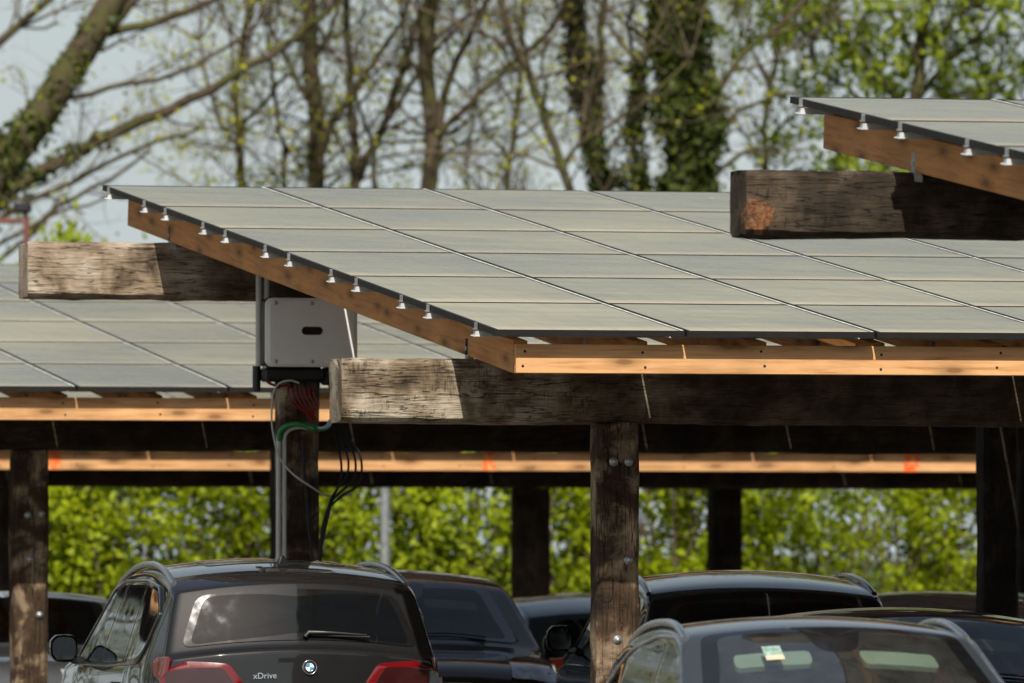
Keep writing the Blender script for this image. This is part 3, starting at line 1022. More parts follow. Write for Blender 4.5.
# --- kinds
SUV = dict(
    profile=[(2.34,.34),(2.345,.55),(2.33,.80),(2.24,.98),(1.85,1.06),(1.12,1.13),(.98,1.17),(.40,1.54),(.22,1.615),(-.30,1.675),(-.95,1.68),(-1.60,1.62),(-1.90,1.555),(-1.955,1.535),(-1.965,1.52),(-2.14,1.19),(-2.17,1.155),(-2.215,1.145),(-2.23,1.12),(-2.265,.80),(-2.29,.74),(-2.34,.70),(-2.345,.50),(-2.35,.34)],
    plan=[(-2.36,.74),(-2.2,.855),(-1.8,.925),(-1.2,.945),(.9,.945),(1.6,.93),(2.1,.84),(2.36,.68)],
    belt=[(-2.4,1.07),(-1.7,1.06),(0,1.02),(1.3,.99),(2.3,.95)],
    bow=[(-2.36,.13),(-2.1,.10),(-1.6,.02),(-1.2,0),(.2,0),(.6,-.08),(1.3,-.10),(2.0,-.12),(2.35,-.22)],
    tumble=.30, crown=.055, sill=.32,
    screen=(1.18,1.575,.74,.60), backlight=(1.195,1.495,.735,.62),
    windows=[[(.95,1.045),(.30,1.455),(.00,1.51),(-.14,1.515),(-.06,1.045)],[(-.13,1.045),(-.21,1.515),(-.95,1.515),(-1.03,1.06)],[(-1.10,1.065),(-1.02,1.51),(-1.45,1.475),(-1.74,1.34),(-1.62,1.15),(-1.5,1.085)]],
    dlo=[(1.02,1.025),(.30,1.485),(0,1.54),(-.95,1.545),(-1.46,1.505),(-1.80,1.35),(-1.66,1.13),(-1.52,1.055),(-.5,1.03)],
    pillars=[((-.095,1.04),(-.175,1.52)),((-1.065,1.06),(-.985,1.52))],
    shut=[(-.10,1.0,-.10,.40),(-1.16,1.02,-.95,.50),(1.05,1.0,1.05,.40)],
    handles=[(.12,.90),(-.86,.92)], mirror=(.78,1.12), rail=(.60,-1.76,.032),
    tail=[(.37,.945),(.46,1.075),(.70,1.115),(.87,1.11),(.87,.95),(.60,.90)], tail_inner=[(.43,.955),(.50,1.055),(.845,1.09),(.845,.965)],
    tail_side=[(-2.24,.94),(-2.24,1.10),(-2.02,1.09),(-1.97,1.05),(-2.05,.98)],
    head=[(.50,.85),(.56,1.01),(.80,1.035),(.84,.88)], axles=(1.42,-1.42), wheel=.36, seats=-.15, dash=1.0)
CROSS = dict(
    profile=[(2.14,.32),(2.15,.55),(2.12,.76),(2.00,.90),(1.55,.985),(1.02,1.045),(.90,1.075),(.22,1.405),(.06,1.455),(-.4,1.50),(-.95,1.475),(-1.55,1.36),(-1.72,1.30),(-1.76,1.27),(-1.95,1.03),(-1.99,1.00),(-2.04,.98),(-2.06,.70),(-2.11,.66),(-2.12,.5),(-2.13,.32)],
    plan=[(-2.14,.68),(-1.95,.79),(-1.5,.86),(-1.0,.885),(.8,.885),(1.4,.87),(1.9,.79),(2.15,.62)],
    belt=[(-2.2,1.0),(-1.5,.98),(0,.945),(1.2,.92),(2.1,.88)],
    bow=[(-2.14,.12),(-1.9,.09),(-1.4,.02),(-1.0,0),(0,0),(.4,-.07),(1.0,-.10),(1.8,-.14),(2.15,-.22)],
    tumble=.30, crown=.05, sill=.30,
    screen=(1.085,1.435,.755,.635), backlight=(1.04,1.28,.58,.52),
    windows=[[(.86,.965),(.18,1.315),(-.06,1.36),(-.18,1.36),(-.12,.965)],[(-.19,.965),(-.25,1.36),(-.80,1.335),(-1.0,1.285),(-.98,.985)],[(-1.05,.99),(-1.07,1.265),(-1.45,1.14),(-1.38,1.06)]],
    dlo=[(.94,.95),(.18,1.345),(-.06,1.388),(-.5,1.388),(-1.02,1.315),(-1.53,1.14),(-1.40,1.03),(-1.05,.97),(-.5,.955)],
    pillars=[((-.155,.96),(-.215,1.365)),((-1.015,.985),(-1.035,1.28))],
    shut=[(-.15,.93,-.15,.40),(-1.1,.95,-.95,.5),(.98,.93,.98,.40)],
    handles=[(.05,.84),(-.85,.86)], mirror=(.70,1.03), rail=(.10,-1.30,.030),
    tail=[(.50,.87),(.50,.985),(.82,.99),(.82,.87)],
    tail_side=[(-2.02,.80),(-2.02,.95),(-1.75,.94),(-1.80,.82)],
    head=[(.42,.68),(.44,.79),(.76,.82),(.76,.70)], axles=(1.30,-1.28), wheel=.33, seats=-.2, dash=.90)

def scaled(spec, kz, kl=1.0, kw=1.0):
    """the same kind of body a little taller, longer or wider"""
    o = dict(spec)
    pz = lambda z: z*kz
    o['profile'] = [(y*kl, z*kz) for y, z in spec['profile']]
    o['plan'] = [(y*kl, w*kw) for y, w in spec['plan']]
    o['belt'] = [(y*kl, z*kz) for y, z in spec['belt']]
    o['bow'] = [(y*kl, b) for y, b in spec['bow']]
    for k in ('screen', 'backlight'):
        a, b, c_, d = spec[k]; o[k] = (a*kz, b*kz, c_*kw, d*kw)
    for k in ('dlo', 'tail_side'): o[k] = [(y*kl, z*kz) for y, z in spec[k]]
    for k in ('tail', 'head', 'tail_inner'):
        if k in spec: o[k] = [(x*kw, z*kz) for x, z in spec[k]]
    o['windows'] = [[(y*kl, z*kz) for y, z in w] for w in spec['windows']]
    o['pillars'] = [((a[0]*kl, a[1]*kz), (b[0]*kl, b[1]*kz)) for a, b in spec['pillars']]
    o['shut'] = [(a*kl, b*kz, c_*kl, d*kz) for a, b, c_, d in spec['shut']]
    o['handles'] = [(a*kl, b*kz) for a, b in spec['handles']]
    o['mirror'] = (spec['mirror'][0]*kl, spec['mirror'][1]*kz)
    if 'rail' in spec: o['rail'] = (spec['rail'][0]*kl, spec['rail'][1]*kl, spec['rail'][2])
    o['axles'] = tuple(a*kl for a in spec['axles'])
    return o

def surf_frame(c, x, z):
    """point, across and up directions on the rear skin"""
    a = c.s_rear(z)
    p = c.top(x, a)
    ux = (c.top(x+.01, a)-c.top(x-.01, a)).normalized()
    uz = (c.top(x, c.s_rear(z+.01))-c.top(x, c.s_rear(z-.01))).normalized()
    n = ux.cross(uz).normalized()
    if n.y > 0: n = -n
    return p, ux, uz, n

def rear_dress(c, root, tp, body):
    # wiper
    p, ux, uz, n = surf_frame(c, 0, c.sp['backlight'][0]+.012)
    mb = MB()
    q = lambda x, z, o: p+ux*x+uz*z+n*o
    mb.tube([q(.02,.0,.02), q(.04,.022,.035), q(.20,.020,.030), q(.40,.008,.022)], [.018,.016,.010,.006], 6)
    mb.tube([q(.06,.012,.016), q(.42,.0,.014)], .007, 5)
    mb.build('rear_wiper', M['black_plastic'], root)
    # antenna fin
    a = c.s_y(-1.42)
    if not c.sp.get('sunroof'): a = None
    t0 = c.top(0, a) if a else Vector()
    mb = MB()
    vs = [(-.03,.11,0),(.03,.11,0),(.035,-.08,0),(-.035,-.08,0),(-.006,-.07,.068),(.006,-.07,.068),(.006,-.02,.055),(-.006,-.02,.055)]
    mb.add([Vector(v)+t0-Vector((0,0,.006)) for v in vs], [(0,3,2,1),(4,5,6,7),(3,4,5,2)[::-1],(2,5,6,1)[::-1],(1,6,7,0)[::-1],(0,7,4,3)[::-1]], 0)
    if a: mb.build('antenna_fin', body.data.materials[0], root)
    if root.get('category') and c.sp.get('sunroof'):
     # roof panel
     pl = roundpoly([(-.44, c.s_y(.05)), (.44, c.s_y(.05)), (.44, c.s_y(-1.25)), (-.44, c.s_y(-1.25))], .05)
     c.patch(pl, tp, .004, [M['frit'], M['trim']], 'roof_window', root, .04)
    # hatch gap lines
    for sg in (1, -1):
        mb = MB(); vs = []
        ks = 12
        for k in range(ks+1):
            z = .78*c.kz+(1.12-.78)*c.kz*k/ks
            for e in (-.004, .004):
                p2, u2, w2, n2 = surf_frame(c, sg*(.725+e), z)
                vs.append(p2+n2*.013)
        mb.add(vs, [(2*k, 2*k+1, 2*k+3, 2*k+2) for k in range(ks)], 0, True)
        mb.build('hatch_gap', M['rubber'], root)
    # number plate recess and plate
    p, ux, uz, n = surf_frame(c, 0, .76*c.kz)
    q2 = lambda x, z, o: p+ux*x+Vector((0,0,1))*z+Vector((0,-1,0))*o
    mb = MB()
    mb.add([q2(-.30,-.14,.016), q2(.30,-.14,.016), q2(.27,.03,.016), q2(-.27,.03,.016)], [(0,1,2,3)], 0)
    pr = mb.build('plate_recess', M['trim'], root)
    mb = MB(); mb.box((-.26,-.012,-.055), (.26,0,.055))
    o = mb.build('number_plate', M['badge_white'], pr, q2(0,-.065,.019))

def badge(c, root, tp, body):
    """round emblem with blue and white quarters"""
    p, ux, uz, n = surf_frame(c, .03, 1.035*c.kz)
    fr = Matrix((ux, uz, n)).transposed().to_4x4(); fr.translation = p+n*.004
    mb = MB(); mb.lathe([(.0,.006),(.034,.006)], 40, 0, fr); mb.lathe([(.028,.0065),(.040,.0065),(.0445,.004),(.0445,-.004)], 40, 1, fr)
    mb.lathe([(.0395,.0068),(.041,.009),(.0435,.009),(.046,.004),(.046,-.004)], 40, 2, fr)
    mb.lathe([(.0255,.0066),(.0265,.008),(.0275,.0066)], 40, 2, fr)
    bd = mb.build('round_emblem', [M['rubber'], M['trim'], M['chrome']], root)
    for k, mat in ((0, 'badge_white'), (1, 'badge_blue'), (2, 'badge_white'), (3, 'badge_blue')):
        mb = MB()
        pts = [Vector((0,0,.0072))]+[Vector((.0255*cos(pi/2*(k+j/8)), .0255*sin(pi/2*(k+j/8)), .0072)) for j in range(9)]
        mb.add([fr @ v for v in pts], [(0, j, j+1) for j in range(1, 9)], 0)
        mb.build('emblem_quarter', M[mat], bd)
    # lettering
    cu = bpy.data.curves.new('model_lettering', 'FONT')
    cu.body = 'xDrive'; cu.size = .052; cu.extrude = .003; cu.align_x = 'CENTER'
    tmp = bpy.data.objects.new("lettering_curve", cu)
    me = bpy.data.meshes.new_from_object(tmp); bpy.data.objects.remove(tmp); bpy.data.curves.remove(cu)
    me.materials.clear(); me.materials.append(M['chrome'])
    o = link('model_lettering', me, root)
    p, ux, uz, n = surf_frame(c, -.245, .975*c.kz)
    fm = Matrix((ux, uz, n)).transposed().to_4x4(); fm.translation = p+n*.005
    o.matrix_local = fm

def front_dress(c, root, tp, body):
    sp = c.sp
    kz = c.kz
    # sun visors, mirror and its foot behind the screen
    z0, z1, wb, wt = sp['screen']
    def inner(x, z, off):
        a = c.s_front(z)
        p = c.top(x, a)
        d = (c.top(x, a+.01)-c.top(x, a-.01)).normalized()
        u = Vector((1, 0, 0)); nn = u.cross(d).normalized()
        if nn.y < 0: nn = -nn
        return p-nn*off
    for sg in (1, -1):
        mb = MB()
        zt, zb_ = z1-.062, z1-.125
        pts = roundpoly([(sg*.12, zt), (sg*.50, zt), (sg*.51, zb_), (sg*.13, zb_)], .025)
        vs = [inner(x, z, .05) for x, z in pts]+[inner(x, z, .075) for x, z in pts]
        n = len(pts)
        mb.add(vs, [tuple(range(n)), tuple(range(n, 2*n))]+[(k, (k+1) % n, n+(k+1) % n, n+k) for k in range(n)], 0)
        mb.build('sun_visor', M['visor'], root)
    mb = MB()
    pts = [(-.155,z1-.004),(.155,z1-.004),(.125,z1-.05),(.105,z1-.095),(.06,z1-.118),(-.06,z1-.118),(-.105,z1-.095),(-.125,z1-.05)]
    pts = roundpoly(pts, .02)
    vs = [inner(x, z, -.0075) for x, z in pts]
    n = len(pts); cen = inner(0, z1-.05, -.0075)
    mb.add([cen]+vs, [(0, 1+k, 1+(k+1) % n) for k in range(n)], 0)
    sb = mb.build('sensor_shade', M['trim'], root)
    p = inner(0, z1-.085, .12)
    mb = MB()
    mb.bbox((-.125, -.02, -.035), (.125, .03, .035), .02, 0, Matrix.Translation(p))
    mb.tube([p+Vector((0,.02,.02)), inner(0, z1-.04, .02)], .012, 6)
    mb.build('rear_view_mirror', M['black_plastic'], root)
    # grille and bumper opening
    for (xx, za, zb2, nm) in ((.38,.62,.88 if c.W > .92 else .76,'grille'),(.62,.36,.47,'air_intake')):
        pl = roundpoly([(-xx, c.s_front(za*kz)), (xx, c.s_front(za*kz)), (xx*1.04, c.s_front(zb2*kz)), (-xx*1.04, c.s_front(zb2*kz))], .04)
        c.patch(pl, tp, .006, [M['black_plastic'], M['satin'] if nm == 'grille' else M['black_plastic']], nm, root, .02)
    for k in range(1, 3):
        pass
    # wipers
    for (xa, xb) in ((-.50, .05), (.10, .58)):
        mb = MB()
        n = 6
        pts = []
        for k in range(n+1):
            t = k/n
            pts.append(inner(xa+(xb-xa)*t, z0+.012+.012*sin(t*pi), -.018))
        mb.tube(pts, .008, 5)
        mb.build('wiper', M['rubber'], root)
    mb = MB(); a = c.s_front(.50*kz); p = c.top(0, a)
    mb.box((-.26, p.y+.012, .44*kz), (.26, p.y+.022, .55*kz)); mb.build('number_plate', M['badge_white'], root)

def sticker(c, root, tp, body):
    z1 = c.sp['screen'][1]
    a0 = c.s_front(z1-.085); a1 = c.s_front(z1-.15); a2 = c.s_front(z1-.128)
    for (s0, s1, mt, nm) in ((a0, a2, 'sticker_green', 'parking_sticker'), (a2, a1, 'sticker_cream', 'sticker_band')):
        mb = MB()
        # seen from the front the sticker is on the left
        x0, x1 = .285, .375
        vs = [c.top(x, s)+Vector((0,.004,.0105)) for x, s in ((x0,s0),(x1,s0),(x1,s1),(x0,s1))]
        mb.add(vs, [(0,1,2,3)], 0)
        mb.build(nm, M[mt], root)

_Car_init = Car.__init__
def _init(s, spec):
    _Car_init(s, spec); s.kz = spec.get('kz', 1.0)
Car.__init__ = _init

def place_rear(px, Y): 
    p = at(px, YH, Y); return (p.x, p.y, 0)

def put(kind, label, spec, paint, px, Y, head, end, opts):
    """end 'rear': the tail is at (px, Y) and the car points away; 'front': the nose is there and it points at us"""
    y0 = spec['profile'][-1][0]; y1 = spec['profile'][0][0]
    p = at(px, YH, Y)
    h = head
    d = Vector((-sin(h), cos(h), 0))
    off = -y0 if end == 'rear' else -y1
    loc = Vector((p.x, p.y, 0)) + d*off
    return car(kind, label, 'cars parked under the carports', spec, paint, loc, h, end, opts)

s_x = scaled(SUV, 1.03); s_x['kz'] = 1.03; s_x['sunroof'] = True
put('parked_car', 'anthracite off-road car seen from behind, red tail lights and a round blue-white emblem', s_x, M['paint_anthracite'], 308, 54.7, radians(11.5), 'rear',
    dict(extra=(rear_dress, badge), rail_mat=M['satin']))
s_b = scaled(SUV, .985); s_b['kz'] = .985; s_b['mirror'] = (.72, 1.19)
put('parked_car', 'glossy black off-road car with roof rails, half hidden behind the middle timber post', s_b, M['paint_black'], 776, 57.4, radians(7), 'rear',
    dict(extra=(rear_dress,), rail_mat=M['paint_black'], trim=M['trim']))
s_w = scaled(CROSS, .97); s_w['kz'] = .97
put('parked_car', 'slate grey car facing us with pale sun visors and a small sticker behind its windscreen', s_w, M['paint_grey'], 917, 42.2, radians(10)+pi, 'front',
    dict(extra=(front_dress, sticker), glass=M['glass_clear'], trim=M['satin'], rail_mat=M['satin']))
s_g = scaled(SUV, .98); s_g['kz'] = .98; s_g['head'] = [(.48,.90),(.55,1.07),(.80,1.10),(.88,.93)]; s_g.pop('rail')
put('parked_car', 'dull dark grey car facing us beside the anthracite one, headlight and grille just showing', s_g, M['paint_brown'], 446, 62.6, radians(9)+pi, 'front',
    dict(extra=(front_dress,)))
s_7 = scaled(CROSS, .975); s_7['kz'] = .975; s_7.pop('rail')
put('parked_car', 'black car behind the slate grey one at the right edge, windscreen all dark', s_7, M['paint_black'], 1030, 48.3, radians(14)+pi, 'front',
    dict(extra=(front_dress,)))
s_2 = scaled(CROSS, .985, 1.0, 1.02); s_2['kz'] = .985; s_2.pop('rail')
put('parked_car', 'white car with dark windows partly hidden by the timber post at the far left', s_2, M['paint_white'], 22, 68.8, radians(4)+pi, 'front',
    dict(extra=(front_dress,)))
s_4 = scaled(CROSS, .96); s_4['kz'] = .96; s_4.pop('rail')
put('parked_car', 'small blue-grey car far behind with one orange-red tail light showing', s_4, M['paint_blue'], 626, 74.0, radians(10), 'rear',
    dict(extra=(), tail_mat=M['tail_orange']))
s_8 = scaled(CROSS, .99); s_8['kz'] = .99
put('parked_car', 'dark car with roof rails behind the post at the far right, only its roof showing', s_8, M['paint_black'], 985, 66.5, radians(12), 'rear',
    dict(extra=()))
s_9 = scaled(CROSS, .99); s_9['kz'] = .99; s_9.pop('rail')
put('parked_car', 'farthest black car, a low dark roof between the black off-road car and the hedge', s_9, M['paint_black'], 858, 76.5, radians(12), 'rear',
    dict(extra=()))
# ------------------------------------------------------------------ ground
def structure(name, mb, mat):
    o = mb.build(name, mat); o['kind'] = 'structure'; return o
def asphalt():
    t = NT('pale_gravel_surface')
    geo = t.n('ShaderNodeNewGeometry')
    a = t.noise(geo.outputs['Position'], .35, 5); b = t.noise(geo.outputs['Position'], 60, 3)
    c = t.ramp(t.math('ADD', t.math('MULTIPLY', a, .6), t.math('MULTIPLY', b, .4)), [(.35, (.08,.073,.062)), (.65, (.15,.138,.116))])
    t.bsdf(c, .9, 0, .2, bump=b, bstr=.3)
    return t.done()
def grassmat():
    t = NT('rough_grass')
    geo = t.n('ShaderNodeNewGeometry')
    a = t.noise(geo.outputs['Position'], .25, 6); b = t.noise(geo.outputs['Position'], 9, 4)
    c = t.ramp(t.math('ADD', t.math('MULTIPLY', a, .5), t.math('MULTIPLY', b, .5)), [(.35, (.025,.04,.008)), (.65, (.07,.10,.02))])
    t.bsdf(c, .95, 0, .2, bump=b, bstr=.6, bdist=.1)
    return t.done()
mb = MB(); mb.add([(-4000,-600,0),(4000,-600,0),(4000,6000,0),(-4000,6000,0)], [(0,1,2,3)]); structure('ground', mb, grassmat())
mb = MB(); mb.add([(-60,-30,.004),(60,-30,.004),(60,97.5,.004),(-60,97.5,.004)], [(0,1,2,3)]); structure('car_park', mb, asphalt())
mb = MB()
for r0, y0, n, ln in ((-3.8, -9.2, 10, 5.0), (-5, 1.6, 9, 5.0), (-5, 16.4, 9, 5.0), (1, 31.2, 9, 5)):
    for k in range(n):
        a = ML(r0+k*2.6, y0); 
        vs = [a, a+Rv*.1, a+Rv*.1+Cv*ln, a+Cv*ln]
        mb.add([v+Vector((0,0,.008)) for v in vs], [(0,1,2,3)])
structure('bay_markings', mb, plain('white_road_paint', (.7,.7,.68), .8))

# ------------------------------------------------------------------ plants
def leafcard(mb, p, s, mi, rnd, flat=.5):
    n = Vector((rnd.gauss(0,1), rnd.gauss(0,1)-.6, rnd.gauss(0,1)*flat+.7))
    if n.length < .01: n = Vector((0,0,1))
    n.normalize()
    u = n.orthogonal().normalized()
    w = n.cross(u)
    a = rnd.uniform(0, 2*pi)
    U = u*cos(a)+w*sin(a); V = n.cross(U)
    l = s*rnd.uniform(.7, 1.3)
    b = l*rnd.uniform(.5, .75)
    f = n*l*.12
    mb.add([p-U*l*.5, p+V*b*.5-U*l*.05+f, p+U*l*.55, p-V*b*.5-U*l*.05+f], [(0,1,2,3)], mi)

def hedge_mesh(seed, h, w, d):
    rnd = random.Random(seed)
    st = MB()
    for k in range(7):
        x, y = rnd.gauss(0,.16), rnd.gauss(0,.16)
        tx, ty = x+rnd.gauss(0,w*.35), y+rnd.gauss(0,d*.3)
        hh = h*rnd.uniform(.7,.98)
        st.tube([(x,y,-.05),(x+(tx-x)*.25+rnd.gauss(0,.06),y+(ty-y)*.3,hh*.35),(x+(tx-x)*.7,y+(ty-y)*.7,hh*.7),(tx,ty,hh)], [.032,.026,.018,.006], 5)
        for q in range(9):
            z = hh*rnd.uniform(.25,.95); t = z/hh
            b = Vector((x+(tx-x)*t, y+(ty-y)*t, z))
            dr = Vector((rnd.gauss(0,1), rnd.gauss(0,1), .6)).normalized()*rnd.uniform(.35,.8)
            st.tube([b, b+dr*.5+Vector((0,0,.03)), b+dr], [.010,.007,.003], 4)
    lf = MB()
    nc = int(108*h/3.6)
    for k in range(nc):
        z = h*(1-(1-rnd.random())**1.15*.93)
        rr = sqrt(rnd.random())
        a = rnd.uniform(0, 2*pi)
        taper = min(1, (h-z)/.7+.35)*min(1, .6+z)
        c = Vector((cos(a)*rr*w*taper, sin(a)*rr*d*taper, z))
        R = rnd.uniform(.16, .36)
        for q in range(int(44*R/.22)):
            o = Vector((rnd.gauss(0,1), rnd.gauss(0,1), rnd.gauss(0,.75)))*R*.55
            leafcard(lf, c+o, rnd.uniform(.06,.12), 0, rnd)
    return st.mesh('stems', M['twig']), lf.mesh('foliage', M['leaf_hedge'])

HM = [hedge_mesh(100+k, h, w, d) for k, (h, w, d) in enumerate(((3.5,.95,.75),(3.2,.85,.7),(3.9,1.0,.8),(3.0,.9,.7)))]
hl = ['hedge bush seen left of the timber post at the far left edge',
      'bright hedge bush just right of the far left timber post', 'dark gapped hedge bush above the white car and the wing mirror',
      'bright hedge bush above the anthracite car, left of the inverter post', 'hedge bush directly behind the inverter post',
      'hedge bush beside the grey pole, right of the inverter post', 'bright hedge bush above the dull dark grey car',
      'hedge bush left of the black post above the small blue-grey car', 'hedge bush between that black post and the middle timber post',
      'hedge bush right behind the middle timber post', 'hedge bush left of the second black post, above the black off-road car',
      'hedge bush right of the second black post', 'loose hedge bush with pale gaps above the slate grey car',
      'thin hedge bush with the largest sky gaps, left of the far right post', 'bright hedge bush touching the far right post', 'hedge bush at the right edge beyond the last post']
rnd = random.Random(5)
HEDGE_Y = 101.0
for k in range(16):
    px = -25+k*71+rnd.uniform(-12,12)
    Y = HEDGE_Y+rnd.uniform(-.5,.6)+ (px-512)/9000*27
    st, lf = HM[(0,2,1,3,0,1,2,0,3,1,2,0,3,3,1,2)[k]]
    p = at(px, YH, Y)
    r = empty('hedge_bush', (p.x, p.y, 0), rnd.uniform(0, 6.28))
    r.scale = (1, 1, rnd.uniform(.92,1.06)) if k not in (12, 13) else (.8, .8, .95)
    tag(r, hl[k], 'bush', 'bushes of the hedge behind the car park')
    link('stems', st, r); link('foliage', lf, r)

# --- trees: trunk and limbs follow the picture at a real distance, twigs and leaves are grown on them
def grow_tree(name, label, Y, limbs, seed, twig=1.0, leaves=0.0, leaf='leaf_spring', ivy=(), leafsize=.075, topcrown=True, group='spring trees behind the car park', density=1.0):
    """limbs: list of (points (px, py, dy), width px start, width px end)"""
    rnd = random.Random(seed)
    sc = Y/F
    L = []
    for pts, w0, w1 in limbs:
        ps = [at(p[0], p[1], Y+(p[2] if len(p) > 2 else 0)) for p in pts]
        out = []
        for i in range(len(ps)-1):
            p0 = ps[max(i-1,0)]; p1 = ps[i]; p2 = ps[i+1]; p3 = ps[min(i+2,len(ps)-1)]
            st = max(2, int((p2-p1).length/.35))
            for k in range(st):
                t = k/st
                q = .5*((2*p1)+(p2-p0)*t+(2*p0-5*p1+4*p2-p3)*t*t+(3*p1-p0-3*p2+p3)*t**3)
                out.append(q+Vector((rnd.gauss(0,.018),rnd.gauss(0,.03),rnd.gauss(0,.012))))
        out.append(ps[-1])
        n = len(out)
        rad = [(w0+(w1-w0)*i/(n-1))*sc*.5 for i in range(n)]
        L.append((out, rad))
    base = L[0][0][0].copy(); base.z = 0
    root = empty(name, base)
    tag(root, label, 'tree', group)
    tr = MB()
    for out, rad in L:
        o2 = [p-base for p in out]
        tr.tube(o2, rad, 9)
    tr.build('trunk', M['bark'], root)
    tw = MB(); lf = MB()
    def twigs(p, d, ln, r, lev):
        n = 4 if lev < 2 else 3
        pts = [p]; q = p.copy(); dd = d.normalized()
        for k in range(n):
            dd = (dd+Vector((rnd.gauss(0,.22), rnd.gauss(0,.22), rnd.gauss(0,.16)+(.05 if lev else .08)))).normalized()
            q = q+dd*ln/n
            pts.append(q.copy())
        rr = [r*(1-.75*k/n) for k in range(n+1)]
        tw.tube([a-base for a in pts], rr, 4 if lev == 0 else 3, 0, cap=False)
        if lev < 2:
            m = int((5 if lev == 0 else 3.4)*(ln/1.2)**.7*twig+rnd.random())
            for _ in range(m):
                t = rnd.uniform(.2, 1.0)
                i = min(n-1, int(t*n)); b = pts[i].lerp(pts[i+1], t*n-i)
                ax = (pts[i+1]-pts[i]).normalized()
                sd = Vector((rnd.gauss(0,1), rnd.gauss(0,1), rnd.gauss(0,.8)))
                sd = (sd-ax*sd.dot(ax)).normalized()
                twigs(b, ax*.75+sd*.75, ln*rnd.uniform(.35,.6), r*.5, lev+1)
        if leaves > 0 and lev >= 1:
            m = leaves*(.75 if lev == 2 else .35)
            m = int(m)+(rnd.random() < m-int(m))
            for _ in range(m):
                b = pts[rnd.randint(1, n)]
                for _ in range(rnd.randint(2, 5)):
                    leafcard(lf, b-base+Vector((rnd.gauss(0,.08),rnd.gauss(0,.08),rnd.gauss(0,.08))), leafsize*rnd.uniform(.6,1.2), 0, rnd)
    for li, (out, rad) in enumerate(L):
        tot = sum((b-a).length for a, b in zip(out, out[1:]))
        m = int(tot*1.9*density)
        for _ in range(m):
            i = rnd.randint(0, len(out)-2)
            p = out[i].lerp(out[i+1], rnd.random())
            if p.z < 4.2: continue
            ax = (out[i+1]-out[i]).normalized()
            sd = Vector((rnd.gauss(0,1), rnd.gauss(0,.8), rnd.gauss(0,.6)+.25))
            sd = (sd-ax*sd.dot(ax)).normalized()
            ln = rnd.uniform(.7, 2.2)
            twigs(p, ax*.6+sd*.8, ln, min(rad[i]*.45, .007+.008*ln), 0)
    if topcrown:
        # crown above the picture
        for out, rad in L:
            if out[-1].z > 7.5:
                for _ in range(5):
                    d = Vector((rnd.gauss(0,.6), rnd.gauss(0,.6), 1))
                    twigs(out[-1], d, rnd.uniform(2.0,3.8), rad[-1]*.7, 0)
    cr = tw.build('twigs', M['twig'], root)
    if leaves > 0: lf.build('leaves', M[leaf], root)
    if ivy:
        iv = MB()
        for (pts, wpx, dens) in ivy:
            ps = [at(p[0], p[1], Y) for p in pts]
            for a, b in zip(ps, ps[1:]):
                ln = (b-a).length
                for _ in range(int(ln*dens)):
                    t = rnd.random()
                    c = a.lerp(b, t)
                    lump = .55+1.0*noise.noise(Vector((c.z*1.1, c.x*1.1, seed)))+.5*noise.noise(Vector((c.z*3.1, c.x*3, seed+3)))
                    R = wpx*sc*.5*max(.3, lump)
                    ang = rnd.uniform(0, 2*pi)
                    rr = R*(rnd.random()**.4)
                    cl = c+Vector((cos(ang)*rr, sin(ang)*rr, rnd.gauss(0,.05)))
                    for _ in range(3):
                        leafcard(iv, cl-base+Vector((rnd.gauss(0,.05),rnd.gauss(0,.05),rnd.gauss(0,.05))), rnd.uniform(.07,.13), 0, rnd)
        iv.build('ivy', M['leaf_ivy'], root)
    return root

grow_tree('leaning_tree', 'thick ivy-clad trunk leaning in from the left edge with long bare limbs', 110, [
    ([(-190,706),(-150,520),(-90,330),(-45,245),(0,168),(45,108),(82,50),(112,0),(150,-75)], 56, 26),
    ([(92,36),(108,33),(150,24),(188,10),(218,-4),(260,-30)], 11, 5),
    ([(100,34),(122,14),(140,-8),(170,-50)], 10, 6),
    ([(-60,270),(0,197),(40,172),(80,150),(116,132),(168,111),(210,88),(250,66),(281,46),(330,10)], 17, 6),
    ([(-40,240),(0,218),(70,183),(116,158),(158,140),(200,128)], 7, 3),
    ([(40,112),(49,105),(90,92),(130,83),(176,75),(214,53),(240,40)], 7, 3),
    ([(-40,75),(0,42),(25,18),(50,-2),(90,-50)], 10, 6),
    ([(20,250),(45,215),(75,196),(110,180),(150,150)], 6, 3),
    ([(60,22),(45,28),(20,27)], 3, 2),
    ([(-40,268),(20,232),(55,213),(90,205),(128,186)], 5, 2), ([(-30,292),(10,252),(40,226),(62,192)], 5, 2), ([(-40,225),(10,200),(48,196),(84,214)], 4, 2),
    ], 11, leaves=.35, ivy=[([(-150,520),(-90,330),(-45,245),(0,168),(45,108),(82,50),(98,25)], 60, 520), ([(-60,270),(0,200),(60,160),(110,136)], 24, 60)], density=.9)
grow_tree('tall_tree', 'straight slim trunk rising behind the left half of the middle roof', 116, [
    ([(318,706),(316,400),(315,190),(314,100),(309,30),(306,-60),(300,-160)], 24, 14),
    ([(322,150),(332,122),(352,95),(376,62),(400,20),(420,-40)], 8, 4),
    ([(313,110),(296,80),(280,50),(262,0),(250,-40)], 6, 3),
    ([(316,60),(330,30),(338,-10)], 6, 4)], 12, leaves=1.1, density=1.2)
grow_tree('young_tree', 'thin yellow-green tree left of the straight slim trunk', 119, [
    ([(245,706),(243,400),(240,190),(236,120),(240,60),(252,0),(260,-60)], 11, 6),
    ([(240,150),(220,120),(205,80),(200,40)], 5, 3), ([(239,130),(262,100),(290,70),(300,40)], 5, 3),
    ([(284,706),(284,200),(286,150),(276,110),(270,60)], 7, 4)], 13, leaves=2.2, density=1.5)
